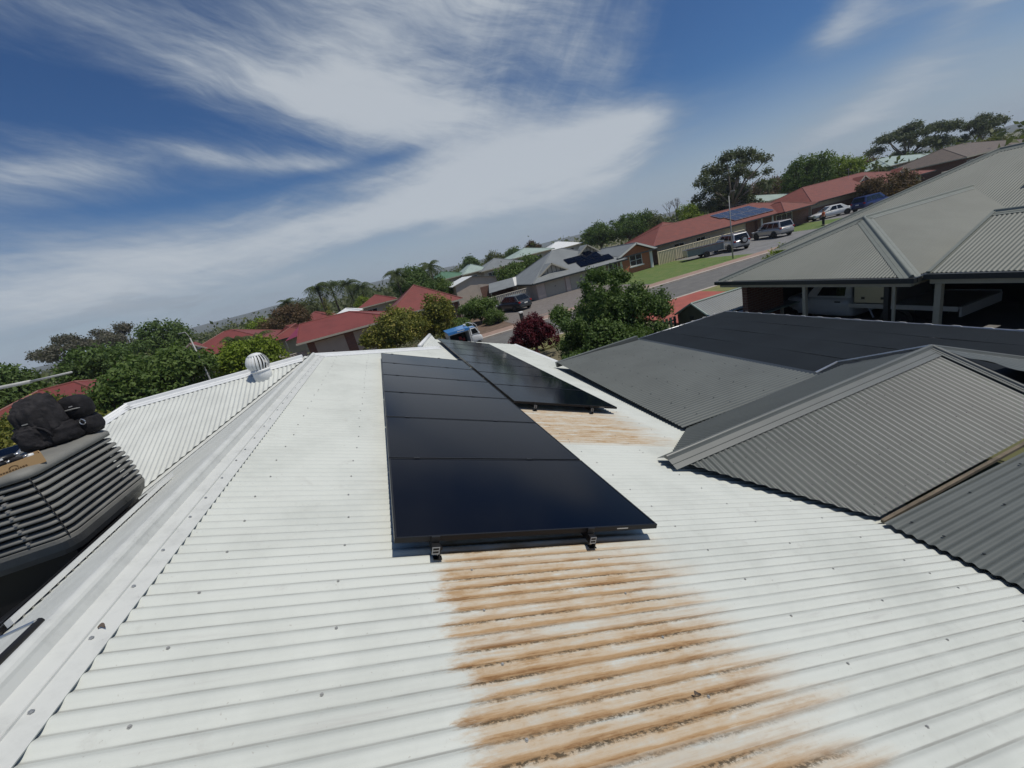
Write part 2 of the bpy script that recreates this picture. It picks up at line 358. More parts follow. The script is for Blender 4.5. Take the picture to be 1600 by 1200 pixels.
# ------------------------------------------------------------------ builders
def tag(o, label=None, cat=None, group=None, kind=None):
    if label: o['label'] = label
    if cat: o['category'] = cat
    if group: o['group'] = group
    if kind: o['kind'] = kind
    return o
def thing(name, label, cat, loc=(0, 0, 0), rz=0.0, group=None):
    o = bpy.data.objects.new(name, None); C.objects.link(o)
    o.empty_display_size = .2
    o.location = loc; o.rotation_euler = (0, 0, rz)
    return tag(o, label, cat, group)
def org(o):
    """world base of a thing (things that hold world-space parts are not turned)"""
    v = Vector((0, 0, 0))
    while o is not None: v = v + o.location; o = o.parent
    return v
class MB:
    """collects shapes into one mesh"""
    def __init__(s): s.v = []; s.f = []
    def raw(s, vs, fs):
        n = len(s.v); s.v += [tuple(v) for v in vs]; s.f += [tuple(i + n for i in f) for f in fs]; return s
    def poly(s, pts): return s.raw(pts, [tuple(range(len(pts)))])
    def box(s, c, d, rz=0.0, rx=0.0, ry=0.0):
        m = Matrix.Rotation(rz, 3, 'Z') @ Matrix.Rotation(ry, 3, 'Y') @ Matrix.Rotation(rx, 3, 'X')
        vs = [Vector(c) + m @ Vector((x * d[0] / 2, y * d[1] / 2, z * d[2] / 2)) for x in (-1, 1) for y in (-1, 1) for z in (-1, 1)]
        return s.raw(vs, [(0, 1, 3, 2), (4, 6, 7, 5), (0, 4, 5, 1), (2, 3, 7, 6), (0, 2, 6, 4), (1, 5, 7, 3)])
    def b6(s, x0, x1, y0, y1, z0, z1): return s.box(((x0 + x1) / 2, (y0 + y1) / 2, (z0 + z1) / 2), (abs(x1 - x0), abs(y1 - y0), abs(z1 - z0)))
    def slab(s, pts, th):
        """polygon with thickness, extruded down its normal"""
        p = [Vector(q) for q in pts]; n = (p[1] - p[0]).cross(p[2] - p[0]).normalized()
        if n.z < 0: n = -n
        k = len(p); q = [a - n * th for a in p]
        return s.raw(p + q, [tuple(range(k)), tuple(range(2 * k - 1, k - 1, -1))] + [(i, i + k, (i + 1) % k + k, (i + 1) % k) for i in range(k)])
    def prism(s, pts, vec):
        p = [Vector(q) for q in pts]; k = len(p); q = [a + Vector(vec) for a in p]
        return s.raw(p + q, [tuple(range(k)), tuple(range(2 * k - 1, k - 1, -1))] + [(i, i + k, (i + 1) % k + k, (i + 1) % k) for i in range(k)])
    def tube(s, pts, rad, n=8, cap=True):
        pts = [Vector(p) for p in pts]
        if isinstance(rad, (int, float)): rad = [rad] * len(pts)
        vs = []; fs = []
        for i, p in enumerate(pts):
            d = (pts[min(i + 1, len(pts) - 1)] - pts[max(i - 1, 0)]).normalized()
            a = d.cross(Vector((0, 0, 1)) if abs(d.z) < .95 else Vector((1, 0, 0))).normalized(); b = d.cross(a)
            for j in range(n):
                t = 2 * math.pi * j / n; vs.append(p + (a * math.cos(t) + b * math.sin(t)) * rad[i])
        for i in range(len(pts) - 1):
            for j in range(n): fs.append((i * n + j, i * n + (j + 1) % n, (i + 1) * n + (j + 1) % n, (i + 1) * n + j))
        if cap: fs.append(tuple(range(n - 1, -1, -1))); fs.append(tuple(range((len(pts) - 1) * n, len(pts) * n)))
        return s.raw(vs, fs)
    def lathe(s, prof, c=(0, 0, 0), n=24, axis='Z'):
        vs = []; fs = []
        for r, z in prof:
            for j in range(n):
                t = 2 * math.pi * j / n
                p = (r * math.cos(t), r * math.sin(t), z)
                if axis == 'Y': p = (p[0], p[2], p[1])
                vs.append(Vector(c) + Vector(p))
        for i in range(len(prof) - 1):
            for j in range(n): fs.append((i * n + j, i * n + (j + 1) % n, (i + 1) * n + (j + 1) % n, (i + 1) * n + j))
        if prof[0][0] > 1e-4: fs.append(tuple(range(n - 1, -1, -1)))
        if prof[-1][0] > 1e-4: fs.append(tuple(range((len(prof) - 1) * n, len(prof) * n)))
        return s.raw(vs, fs)
    def build(s, name, mt, parent=None, smooth=False, world=True, label=None, bevel=0.0, kind=None):
        me = bpy.data.meshes.new(name)
        vs = s.v
        if world and parent is not None:
            o0 = org(parent); vs = [(v[0] - o0.x, v[1] - o0.y, v[2] - o0.z) for v in vs]
        me.from_pydata([tuple(v) for v in vs], [], s.f); me.update()
        me.materials.append(M[mt] if isinstance(mt, str) else mt)
        if smooth: me.polygons.foreach_set('use_smooth', [True] * len(me.polygons))
        bm = bmesh.new(); bm.from_mesh(me); bmesh.ops.recalc_face_normals(bm, faces=bm.faces); bm.to_mesh(me); bm.free()
        o = bpy.data.objects.new(name, me); C.objects.link(o); o.parent = parent
        if bevel:
            b = o.modifiers.new('bevel', 'BEVEL'); b.width = bevel; b.segments = 2; b.limit_method = 'ANGLE'
        if label: o['label'] = label
        if kind: o['kind'] = kind
        return o
def structure(name, mb, mt, smooth=False, label=None):
    o = mb.build(name, mt, None, smooth); o['kind'] = 'structure'
    if label: o['label'] = label
    return o
def copy_tree(o, parent=None):
    c = o.copy(); C.objects.link(c); c.parent = parent
    for ch in list(o.children): copy_tree(ch, c)
    return c

PITCH, AMP = .076, .0085; GA = .0092
def corrugated(poly, along, pitch=PITCH, amp=AMP, seg=6, ends=.0, phase=0.0):
    """sheet of real corrugations over a convex polygon; crests run along `along`"""
    P = [Vector(p) for p in poly]; n = (P[1] - P[0]).cross(P[2] - P[0]).normalized()
    if n.z < 0: n = -n
    a = Vector(along); a = (a - n * a.dot(n)).normalized(); wv = n.cross(a).normalized()
    o = P[0]; uv = [((p - o).dot(a), (p - o).dot(wv)) for p in P]
    woff = o.dot(wv)                                           # waves keep step with the world
    v0, v1 = min(q[1] for q in uv), max(q[1] for q in uv)
    step = pitch / seg; k0 = math.ceil((v0 + woff) / step); k1 = math.floor((v1 + woff) / step)
    vs = [v0] + [k * step - woff for k in range(k0, k1 + 1)] + [v1]
    mb = MB(); prev = None; V = []; F = []
    for v in vs:
        us = []
        for i in range(len(uv)):
            (ua, va), (ub, vb) = uv[i], uv[(i + 1) % len(uv)]
            if abs(va - vb) < 1e-9:
                if abs(va - v) < 1e-6: us += [ua, ub]
                continue
            t = (v - va) / (vb - va)
            if -1e-6 <= t <= 1 + 1e-6: us.append(ua + (ub - ua) * t)
        if len(us) < 2: continue
        h = amp * math.sin(2 * math.pi * (v + woff) / pitch + phase)
        for u in (min(us), max(us)): V.append(o + a * u + wv * v + n * h)
        k = len(V)
        if k >= 4: F.append((k - 4, k - 3, k - 1, k - 2))
    mb.raw(V, F)
    return mb
def ridge_cap(p0, p1, dl, dr, wid=.19, roll=.032, lift=AMP + .003):
    """roll-top ridge capping: flange, roll, flange, with folded lips"""
    p0, p1, dl, dr = Vector(p0), Vector(p1), Vector(dl).normalized(), Vector(dr).normalized()
    ax = (p1 - p0).normalized()
    def nrm(d):
        n = ax.cross(d).normalized()
        return n if n.z > 0 else -n
    nl, nr = nrm(dl), nrm(dr); up = (nl + nr).normalized(); side = (dr - up * dr.dot(up)).normalized()
    prof = [dl * wid + nl * (lift - .006), dl * wid + nl * lift, dl * (wid * .62) + nl * lift, dl * (wid * .60) + nl * (lift + .006), dl * (wid * .56) + nl * (lift + .001), dl * (roll * 1.25) + nl * (lift + .001)]
    for k in range(9):
        t = math.pi * (1 - k / 8); prof.append(up * (lift + roll * .35 + math.sin(t) * roll) + side * (math.cos(t) * roll))
    prof += [dr * (roll * 1.25) + nr * (lift + .001), dr * (wid * .56) + nr * (lift + .001), dr * (wid * .60) + nr * (lift + .006), dr * (wid * .62) + nr * lift, dr * wid + nr * lift, dr * wid + nr * (lift - .006)]
    k = len(prof); mb = MB()
    mb.raw([p0 + q for q in prof] + [p1 + q for q in prof], [(i, i + 1, i + 1 + k, i + k) for i in range(k - 1)])
    mb.raw([p0 + q for q in prof], [tuple(range(5, 16))]); mb.raw([p1 + q for q in prof], [tuple(range(5, 16))])
    return mb
def screws(pts, nrm, r=.0048, h=.006):
    mb = MB(); n = Vector(nrm).normalized(); a = n.orthogonal().normalized(); b = n.cross(a)
    for p in pts:
        p = Vector(p)
        for rr, h0, h1 in ((r * 1.5, 0, .002), (r, .002, h)):
            ring = [p + (a * math.cos(t) + b * math.sin(t)) * rr for t in [k * math.pi / 3 for k in range(6)]]
            mb.raw([q + n * h0 for q in ring] + [q + n * h1 for q in ring], [tuple(range(6, 12))] + [(i, (i + 1) % 6, (i + 1) % 6 + 6, i + 6) for i in range(6)])
    return mb
def text_mb(s, size, origin, xdir, ydir, shear=0.0, depth=.0):
    cu = bpy.data.curves.new('t', 'FONT'); cu.body = s; cu.size = size; cu.shear = shear; cu.resolution_u = 2
    ob = bpy.data.objects.new('t', cu); C.objects.link(ob)
    dg = bpy.context.evaluated_depsgraph_get(); me = ob.evaluated_get(dg).to_mesh()
    vs = [tuple(v.co) for v in me.vertices]; fs = [tuple(p.vertices) for p in me.polygons]
    ob.evaluated_get(dg).to_mesh_clear(); bpy.data.objects.remove(ob); bpy.data.curves.remove(cu)
    o, x, y = Vector(origin), Vector(xdir).normalized(), Vector(ydir).normalized()
    return MB().raw([o + x * v[0] + y * v[1] for v in vs], fs)

# ================================================================== the setting
G = 2950
structure('ground', MB().poly([(-G, -G, 0), (G, -G, 0), (G, G, 0), (-G, G, 0)]),
          mat('suburban_ground', (.115, .125, .055), .95, col2=(.16, .13, .085), vscale=.06))
def hills(name, r, dr, base, amp, seed, az0, az1):
    rnd = random.Random(seed); ph = [rnd.uniform(0, 6.28) for _ in range(7)]
    V = []; F = []; n = 160; rows = 7
    for j in range(rows):
        for i in range(n + 1):
            a = R(az0 + (az1 - az0) * i / n)
            el = np.interp(math.degrees(a), [-95, -40, -21.5, -12, -2, 3, 8, 11, 25, 45, 66, 80, 125], [.5, .45, .62, .92, .86, .80, .5, .32, .45, .3, .42, .5, .4]); hh = 2400 * math.tan(R(el)) + 8 + amp * .12 * (.5 * math.sin(3.1 * a + ph[0]) + .3 * math.sin(7.3 * a + ph[1]) + .14 * math.sin(17 * a + ph[2]) + .07 * math.sin(41 * a + ph[3]) + .035 * math.sin(97 * a + ph[4]))
            k = j / (rows - 1); rr = r + dr * k
            V.append((rr * math.sin(a), rr * math.cos(a), max(-5, hh * math.sin(k * math.pi * .5) ** 1.2 * (1 + .05 * math.sin(23 * a + 5 * k))) - 3))
    for j in range(rows - 1):
        for i in range(n): F.append((j * (n + 1) + i, j * (n + 1) + i + 1, (j + 1) * (n + 1) + i + 1, (j + 1) * (n + 1) + i))
    return MB().raw(V, F)
M['hill'] = mat('wooded_hillside', (.050, .064, .040), .95, col2=(.085, .082, .052), vscale=.012)
structure('hills', hills('hills', 1500, 900, 26, 18, 4, -95, 125), 'hill', True)

road = MB().poly([(-120, 21.6, .012), (160, 23.4, .012), (160, 30.6, .012), (-120, 26.4, .012)])
structure('road', road, 'asphalt')
def ky(x, far):  # kerb lines of the street
    return (26.4 + (30.6 - 26.4) * (x + 120) / 280) if far else (21.6 + (23.4 - 21.6) * (x + 120) / 280)
def strip(xa, xb, ya, yb, za, zb=None, n=1):
    """raised ground slab between x limits; ya and yb are functions or numbers"""
    f = lambda q, x: q(x) if callable(q) else q
    zb = za if zb is None else zb
    return MB().slab([(xa, f(ya, xa), za), (xb, f(ya, xb), za), (xb, f(yb, xb), zb), (xa, f(yb, xa), zb)], .3)
kf = lambda x: ky(x, True); kn = lambda x: ky(x, False)
structure('kerb', strip(-120, 160, kf, lambda x: kf(x) + .35, .115), 'kerb')
structure('kerb', strip(-120, 160, lambda x: kn(x) - .3, kn, .115), 'kerb')
structure('footpath', strip(-120, 160, lambda x: kf(x) + .35, lambda x: kf(x) + 1.75, .108), 'path')
structure('verge', strip(-120, 160, lambda x: kn(x) - 2.4, lambda x: kn(x) - .3, .10), 'dry')
structure('driveway', strip(9.2, 22.0, lambda x: kf(x) + 1.75, 41.2, .075), 'drive')
structure('driveway', strip(33.5, 47.0, lambda x: kf(x) + 1.75, 43.0, .075), 'driveg')
structure('driveway', strip(55.2, 66.0, lambda x: kf(x) + 1.75, 43.0, .075), 'driveg')
structure('driveway', strip(13.4, 19.6, 14.0, lambda x: kn(x) - .32, .112), 'reddrive')
structure('lawn', strip(22.0, 33.5, lambda x: kf(x) + 1.75, 45.0, .082), 'lawn')
structure('lawn', strip(47.0, 55.2, lambda x: kf(x) + 1.75, 43.0, .082), 'lawn')
structure('lawn', strip(66.0, 110.0, lambda x: kf(x) + 1.75, 44.0, .082), 'lawn')
structure('garden_bed', strip(-14.0, 9.2, lambda x: kf(x) + 1.75, 41.0, .07), 'soil')

# ================================================================== the white-roofed house
TA = math.tan(R(22.4)); NA = Vector((math.sin(R(22.4)), 0, math.cos(R(22.4))))
ZA = lambda x: 3.625 - TA * x
XR = -1.54; ZR = ZA(XR); YJ = 8.65
PA = lambda x, y, h=0.0: Vector((x, y, ZA(x))) + NA * h
house = thing('white_roofed_house', 'house under a white corrugated iron roof, filling the foreground', 'house')
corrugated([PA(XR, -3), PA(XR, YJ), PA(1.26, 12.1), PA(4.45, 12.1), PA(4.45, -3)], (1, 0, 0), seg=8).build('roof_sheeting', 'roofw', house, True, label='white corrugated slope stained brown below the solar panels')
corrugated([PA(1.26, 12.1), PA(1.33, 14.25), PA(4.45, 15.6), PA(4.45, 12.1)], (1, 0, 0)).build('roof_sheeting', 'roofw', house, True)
zB = lambda y: ZR - TA * (YJ - y)
zM = lambda x: ZR - TA * (XR - x)
XE, YE = -4.7, YJ - (XR + 4.7)          # valley foot
LB = Vector((-.07, 0, .034))
corrugated([Vector(p) + LB for p in ((XR, YJ, ZR), (-4.62, YJ, ZR), (-4.62 - (YJ - YE), YE, zB(YE)), (XE, YE, zB(YE)))], (0, 1, TA), seg=8).build('roof_sheeting', 'roofB', house, True)
corrugated([(XR, -3, ZR), (XR, YJ, ZR), (XE, YE, zM(XE)), (XE, -3, zM(XE))], (1, 0, TA), seg=6).build('roof_sheeting', 'roofB', house, True)
# far hidden slopes so that the house is closed
MB().poly([(XR, YJ, ZR), (-4.62, YJ, ZR), (-8.5, YJ + 3.9, ZR - 3.9 * TA), (1.2, YJ + 3.45, ZA(1.2) - .02)]).build('roof_sheeting', 'roofB', house)
MB().poly([(-4.62, YJ, ZR), (-8.5, YJ + 3.9, ZR - 3.9 * TA), (-8.5, YJ - 3.9, ZR - 3.9 * TA)]).build('roof_sheeting', 'roofB', house)
dA = Vector((1, 0, -TA)); dM = Vector((-1, 0, -TA)); dB = Vector((0, -1, -TA)); dF = Vector((0, 1, -TA))
def perp_in(d_fall, axis, other):
    """direction inside a roof plane, square to a hip line, pointing away from it"""
    ax = Vector(axis).normalized(); n = Vector(d_fall).cross(Vector(other)).normalized(); q = ax.cross(n).normalized()
    return q if q.dot(Vector(d_fall)) > 0 else -q
ridge_cap((XR, -3, ZR), (XR, YJ + .05, ZR), dM, dA, .20, .036).build('ridge_cap', 'cap', house, label='weathered pale ridge capping with a rolled top')
ridge_cap(Vector((-4.66, YJ, ZR)) + LB, Vector((XR - .12, YJ, ZR)) + LB, dF, dB, .17, .03).build('ridge_cap', 'whitem', house)
hx = Vector((-1, -1, -TA)); e = Vector((-4.62 - 3.1, YJ - 3.1, ZR - 3.1 * TA))
q1 = perp_in(dB, hx, (1, 0, 0)); q1 = q1 if q1.x > 0 else -q1
q2 = perp_in(Vector((-1, 0, -TA)), hx, (0, 1, 0)); q2 = q2 if q2.y > 0 else -q2
ridge_cap(Vector((-4.62, YJ, ZR)) + LB, e + LB, q2, q1, .17, .03).build('hip_cap', 'whitem', house)
ha = Vector((2.8, 3.45, ZA(1.26) - ZR)); qa = perp_in(dA, ha, (0, 1, 0)); qa = qa if qa.x > 0 else -qa
qf = perp_in(dF, ha, (1, 0, 0)); qf = qf if qf.y > 0 else -qf
ridge_cap((XR, YJ, ZR), (1.20, 12.03, ZA(1.20)), qf, qa, .19, .03).build('hip_cap', 'whitem', house)
# valley tray under the cut edge of the left slope
va = Vector((-1, -1, -TA)).normalized(); vq = Vector((-1, 1, 0)).normalized()
nM = Vector((-math.sin(R(22.4)), 0, math.cos(R(22.4)))); V = []
for s_ in (.0, 4.6):
    c = Vector((XR, YJ, ZR)) + va * s_; wM = min(.34, .08 + .22 * s_)
    pm = c + Vector((0, -wM, 0)); V += [pm + nM * (AMP + .004), c + Vector((0, 0, .010)), c + Vector((-.16, 0, .012))]
MB().raw(V, [(0, 1, 4, 3), (1, 2, 5, 4)]).build('valley_tray', 'cap', house)
# little gablet beyond the hip
gp = [PA(.66, 11.45, .02), PA(1.22, 12.0, .03), Vector((1.24, 13.8, 3.30)), Vector((1.16, 13.8, 3.32))]
corrugated(gp, (.35, 1, .1), seg=6).build('gablet', 'roofB', house, True)
MB().tube([PA(.60, 11.5, .05), (1.17, 13.8, 3.33)], .06, 8).build('hip_cap', 'whitem', house, True)
MB().slab([PA(1.22, 12.0, .03), (1.24, 13.8, 3.30), PA(1.26, 14.2, .0)], .03).build('barge', 'whitem', house)
g = MB(); g.b6(4.44, 4.56, 9.9, 15.65, ZA(4.45) - .12, ZA(4.45) - .01); g.build('gutter', 'whitem', house)
# screw heads in rows along the battens
pts = []
rnd = random.Random(3)
for xb in (-1.15, -.62, .0, .75, 1.55, 2.3, 3.05, 3.75, 4.3):
    for k in range(int(18.4 / PITCH)):
        if k % 4 == 0 or rnd.random() < .03:
            y = -2.94 + (k + (.25 - (-2.94 / PITCH) % 1)) * PITCH
            if y > 12.0 and xb < 1.4: continue
            if y - YJ > (xb - XR) * 1.2: continue
            pts.append(PA(xb + rnd.uniform(-.012, .012), y, AMP))
screws(pts, NA).build('screw_heads', 'clip', house, kind='stuff')
pts = []
for yb in (8.15, 7.3, 6.4):
    for k in range(int(6 / PITCH)):
        x = -7.6 + (k + .25 - (-7.6 / PITCH) % 1) * PITCH
        if k % 3 == 0 and x < XR - (YJ - yb) - .1 and x > -4.62 - (YJ - yb) + .1: pts.append(Vector((x, yb, zB(yb))) + Vector((0, -.38, .92)) * AMP)
screws(pts, (0, -.381, .924)).build('screw_heads', 'silver', house, kind='stuff')
pts = []
for k in range(40):
    y = -2 + k * .28 + rnd.uniform(-.04, .04)
    for sgn, xx in ((1, XR + .13), (-1, XR - .13)):
        z = (ZA(xx) if sgn > 0 else zM(xx)); n = NA if sgn > 0 else Vector((-NA.x, 0, NA.z))
        pts.append(Vector((xx, y + .07 * sgn, z)) + n * (AMP + .004))
screws(pts, (0, 0, 1), .006, .006).build('cap_screws', 'silver', house, kind='stuff')
wl = MB(); wl.b6(-4.3, 3.9, -2.6, 8.2, 0, 1.72); wl.build('wall', 'cream', house)
wl = MB(); wl.b6(-8.0, -1.2, 5.6, 12.0, 0, 2.4); wl.build('wall', 'cream', house)
wl = MB(); wl.b6(1.4, 3.9, 8.2, 14.6, 0, 1.72); wl.build('wall', 'cream', house)

# twigs and leaves lying on the near slope and the capping
rnd = random.Random(11)
for k, (x, y, L_, lab) in enumerate([(-1.40, 1.75, .028, 'curled dead leaf on the ridge capping, nearest the lower left corner'), (.70, 1.02, .026, 'small brown dead leaf among the stains on the white roof')]):
    if k == 0: c = Vector((x, y, ZA(x))) + NA * (AMP + .012)
    else: c = PA(x, y, AMP + .006)
    V = []; F = []
    for i in range(7):
        t = i / 6; wd = L_ * .22 * math.sin(math.pi * t) + .001
        for s in (-1, 1): V.append(c + Vector((L_ * (t - .5), .3 * L_ * math.sin(4 * t), .003 + .15 * L_ * math.sin(6 * t))) + Vector((0, s * wd, .004 * s)))
        if i: F.append((2 * i - 2, 2 * i - 1, 2 * i + 1, 2 * i))
    o = MB().raw(V, F).build('dead_leaf', 'trunk', None, True); tag(o, lab, 'leaf', 'dead leaves on the roof')

# ---- solar arrays
def sbox(mb, x0, x1, y0, y1, h0, h1):
    vs = [PA(x, y, h) for x in (x0, x1) for y in (y0, y1) for h in (h0, h1)]
    return mb.raw(vs, [(0, 1, 3, 2), (4, 6, 7, 5), (0, 4, 5, 1), (2, 3, 7, 6), (0, 2, 6, 4), (1, 5, 7, 3)])
def shift(mb, v):
    mb.v = [tuple(Vector(p) + Vector(v)) for p in mb.v]; return mb
def solar(x0, y0, n, label, rails):
    PW = 1.762 * math.cos(R(22.4)); PH = 1.134; st = 1.154; h0, h1 = .098, .130
    root = thing('solar_array', label, 'solar panels', PA(x0 + PW / 2, y0, 0), 0, 'black solar arrays on the white roof')
    for k in range(n):
        y = y0 + k * st; fr = MB(); f = .011
        sbox(fr, x0, x0 + PW, y, y + f, h0, h1); sbox(fr, x0, x0 + PW, y + PH - f, y + PH, h0, h1)
        sbox(fr, x0, x0 + f, y + f, y + PH - f, h0, h1); sbox(fr, x0 + PW - f, x0 + PW, y + f, y + PH - f, h0, h1)
        pn = fr.build('solar_panel', 'frame', root)
        gl = MB(); sbox(gl, x0 + f, x0 + PW - f, y + f, y + PH - f, h1 - .008, h1 - .0025)
        shift(gl, -org(root)); gl.build('glass', 'cell', pn, world=False)
        if k == 0:
            mk = MB(); sbox(mk, x0 + PW - .30, x0 + PW - .22, y - .0015, y - .0002, h0 + .012, h0 + .019); shift(mk, -org(root))
            mk.build('maker_label', 'alu', pn, world=False)
    ye = y0 + n * st
    for xr in rails:
        rl = MB(); sbox(rl, xr - .02, xr + .02, y0 - .055, ye + .03, .052, .096); r_ = rl.build('rail', 'black', root)
        ed = MB()
        for a, b, c, d in ((-.02, .02, .052, .057), (-.02, .02, .091, .096), (-.02, -.015, .057, .091), (.015, .02, .057, .091), (-.015, .015, .072, .076)): sbox(ed, xr + a, xr + b, y0 - .058, y0 - .0555, c, d)
        shift(ed, -org(root)); ed.build('cut_end', 'clip', r_, world=False)
        yy = y0 - .03; first = True
        while yy < ye:
            ft = MB(); sbox(ft, xr + .021, xr + .027, yy - .02, yy + .02, AMP, .09); sbox(ft, xr - .005, xr + .04, yy - .018, yy + .018, AMP, AMP + .005)
            sbox(ft, xr + .027, xr + .037, yy - .008, yy + .008, .062, .078)
            ft.build('roof_foot', 'black', root); yy += 1.35
        for k in range(n + 1):
            yk = y0 + k * st - .01; cl = MB()
            sbox(cl, xr - .022, xr + .022, yk - (.012 if 0 < k < n else .006), yk + (.012 if 0 < k < n else .006), h1 - .03, h1 + .005)
            cl.build('clamp', 'black', root)
    return root
solar(-.378, 2.075, 6, 'nearest row of six black solar panels running down the middle of the white roof', (-.17, .76))
solar(1.312, 5.42, 7, 'farther row of seven black solar panels along the low edge of the white roof', (1.61, 2.50))

# ---- spinning roof vent
tv = thing('turbine_vent', 'white spinning roof vent with curved vanes beside the far ridge', 'roof vent', (-2.50, 8.30, zB(8.30)))
fl = MB(); NB = Vector((0, -math.sin(R(22.4)), math.cos(R(22.4)))); aB = Vector((0, math.cos(R(22.4)), math.sin(R(22.4))))
cb = Vector((-2.42, 8.36, zB(8.36))) + NB * (AMP + .006)
fl.raw([cb + Vector((x, 0, 0)) + aB * y for x, y in ((-.26, -.22), (.26, -.22), (.26, .2), (-.26, .2))], [(0, 1, 2, 3)]); fl.build('flashing_plate', 'roofB', tv)
zt = zB(8.36)
MB().lathe([(.165, -.10), (.150, .12), (.150, .14)], (-2.42, 8.36, zt), 28).build('throat', 'whitem', tv, True)
MB().lathe([(.158, .14), (.165, .15), (.165, .175), (.150, .18)], (-2.42, 8.36, zt), 28).build('collar', 'whitem', tv, True)
for k in range(20):
    t0 = 2 * math.pi * k / 20; V = []; F = []
    for i in range(9):
        s = i / 8; r_ = .115 + .072 * math.sin(math.pi * (.12 + .83 * s)); z = .18 + .26 * s
        for j, dt in enumerate((0, .13, .24)):
            rr = r_ * (1 + (.05, .03, -.10)[j]); a = t0 + dt + .22 * s
            V.append((-2.42 + rr * math.cos(a), 8.36 + rr * math.sin(a), zt + z))
        if i:
            for j in range(2): F.append((3 * i - 3 + j, 3 * i - 2 + j, 3 * i + 1 + j, 3 * i + j))
    MB().raw(V, F).build('vane', 'whitem', tv, True)
MB().lathe([(.135, .43), (.10, .462), (.05, .48), (.0, .485)], (-2.42, 8.36, zt), 28).build('dome_cap', 'whitem', tv, True)
MB().lathe([(.11, .18), (.11, .44)], (-2.42, 8.36, zt), 16).build('inner_shaft', 'dark', tv, True)

# ---- evaporative cooler on the left slope
ec = thing('evaporative_cooler', 'large grey louvred evaporative cooler on the left slope of the roof', 'cooler', (-3.55, 4.55, zM(-3.55)))
CX, CY = -3.59, 4.60
def rrect(hx_, hy_, rc, n=6):
    pts = []
    for cx, cy, a0 in ((hx_ - rc, hy_ - rc, 0), (-hx_ + rc, hy_ - rc, 90), (-hx_ + rc, -hy_ + rc, 180), (hx_ - rc, -hy_ + rc, 270)):
        for k in range(n + 1):
            a = R(a0 + 90 * k / n); pts.append((cx + rc * math.cos(a), cy + rc * math.sin(a)))
    return pts
def ring(levels, closed_top=False, closed_bottom=False):
    """levels: (half x, half y, corner radius, z)"""
    V = []; F = []; n = None
    for hx_, hy_, rc, z in levels:
        p = rrect(hx_, hy_, rc); n = len(p); V += [(CX + x, CY + y, z) for x, y in p]
    for i in range(len(levels) - 1):
        for j in range(n): F.append((i * n + j, i * n + (j + 1) % n, (i + 1) * n + (j + 1) % n, (i + 1) * n + j))
    if closed_top: F.append(tuple(range((len(levels) - 1) * n, len(levels) * n)))
    if closed_bottom: F.append(tuple(range(n - 1, -1, -1)))
    return MB().raw(V, F)
zb0 = 3.72
bul = lambda t: .606 - .052 * t * t + .006 * math.sin(math.pi * t)     # bulging side
ring([(.50, .50, .10, zb0 + .06), (.50, .50, .10, zb0 + .74)]).build('filter_pads', 'coolerdark', ec)
ring([(.46, .46, .10, zb0 - .03), (.545, .545, .12, zb0 - .015), (.585, .585, .12, zb0 + .045), (.608, .608, .12, zb0 + .12), (.606, .606, .12, zb0 + .155), (.545, .545, .10, zb0 + .16)], closed_bottom=True).build('base_tray', 'cooler', ec, False, bevel=.004)
NS = 9
for k in range(NS):
    t = (k + .5) / NS; z = zb0 + .165 + .545 * k / NS; b_ = bul(t)
    ring([(b_ - .06, b_ - .06, .10, z + .026), (b_ - .004, b_ - .004, .12, z), (b_, b_, .12, z + .005), (b_ - .003, b_ - .003, .12, z + .022), (b_ - .05, b_ - .05, .10, z + .040), (b_ - .06, b_ - .06, .10, z + .026)]).build('louvre_slat', 'cooler', ec, True)
ring([(.53, .53, .11, zb0 + .70), (.565, .565, .12, zb0 + .705), (.567, .567, .12, zb0 + .745), (.545, .545, .12, zb0 + .772), (.47, .47, .11, zb0 + .792), (.30, .30, .10, zb0 + .806), (.10, .10, .05, zb0 + .81)], closed_top=True).build('lid', 'cooler', ec, True)
for xx in (-.30, .05, .33):
    for sgn in (0,):
        for k in range(NS - 1):
            t = (k + .5) / NS; b_ = bul(t); z = zb0 + .165 + .545 * k / NS
            MB().box((CX + xx, CY - b_ + .012, z + .036), (.014, .045, .020)).build('clip', 'clip', ec)
for sx, sy in ((1, -1),):
    V = [];
    for k in range(NS + 1):
        t = k / NS; b_ = bul(t) + .009; q = b_ - .12 + .12 * .7071
        V.append((CX + sx * q, CY + sy * q, zb0 + .155 + .55 * t))
    MB().tube(V, .004, 5).build('corner_seam', 'dark', ec)
# maker's name on the tray, two sides
text_mb('Braemar', .085, (CX + .612, CY + .10, zb0 + .062), (0, 1, 0), (0, 0, 1), .25).build('lettering', 'gutter', ec)
text_mb('Braemar', .085, (CX - .30, CY - .612, zb0 + .062), (1, 0, 0), (0, 0, 1), .25).build('lettering', 'gutter', ec)
dp = MB()
x0, x1, y0, y1 = CX - .42, CX + .50, CY - .50, CY + .46
dp.raw([(x0, y0, zM(x0)), (x1, y0, zM(x1)), (x1, y1, zM(x1)), (x0, y1, zM(x0)), (x0, y0, zb0 - .021), (x1, y0, zb0 - .021), (x1, y1, zb0 - .021), (x0, y1, zb0 - .021)], [(0, 1, 5, 4), (1, 2, 6, 5), (2, 3, 7, 6), (3, 0, 4, 7)]).build('dropper_duct', 'black', ec)
sk = MB()
for xx in (-2.78, -2.98):
    sk.raw([(xx + a, y, zM(xx + a) + h) for y in (2.35, 4.95) for a, h in ((-.05, .016), (.05, .016), (.05, .05), (-.05, .05))], [(0, 1, 5, 4), (1, 2, 6, 5), (2, 3, 7, 6), (3, 0, 4, 7), (0, 1, 2, 3), (4, 5, 6, 7)])
sk.build('mounting_bars', 'black', ec)
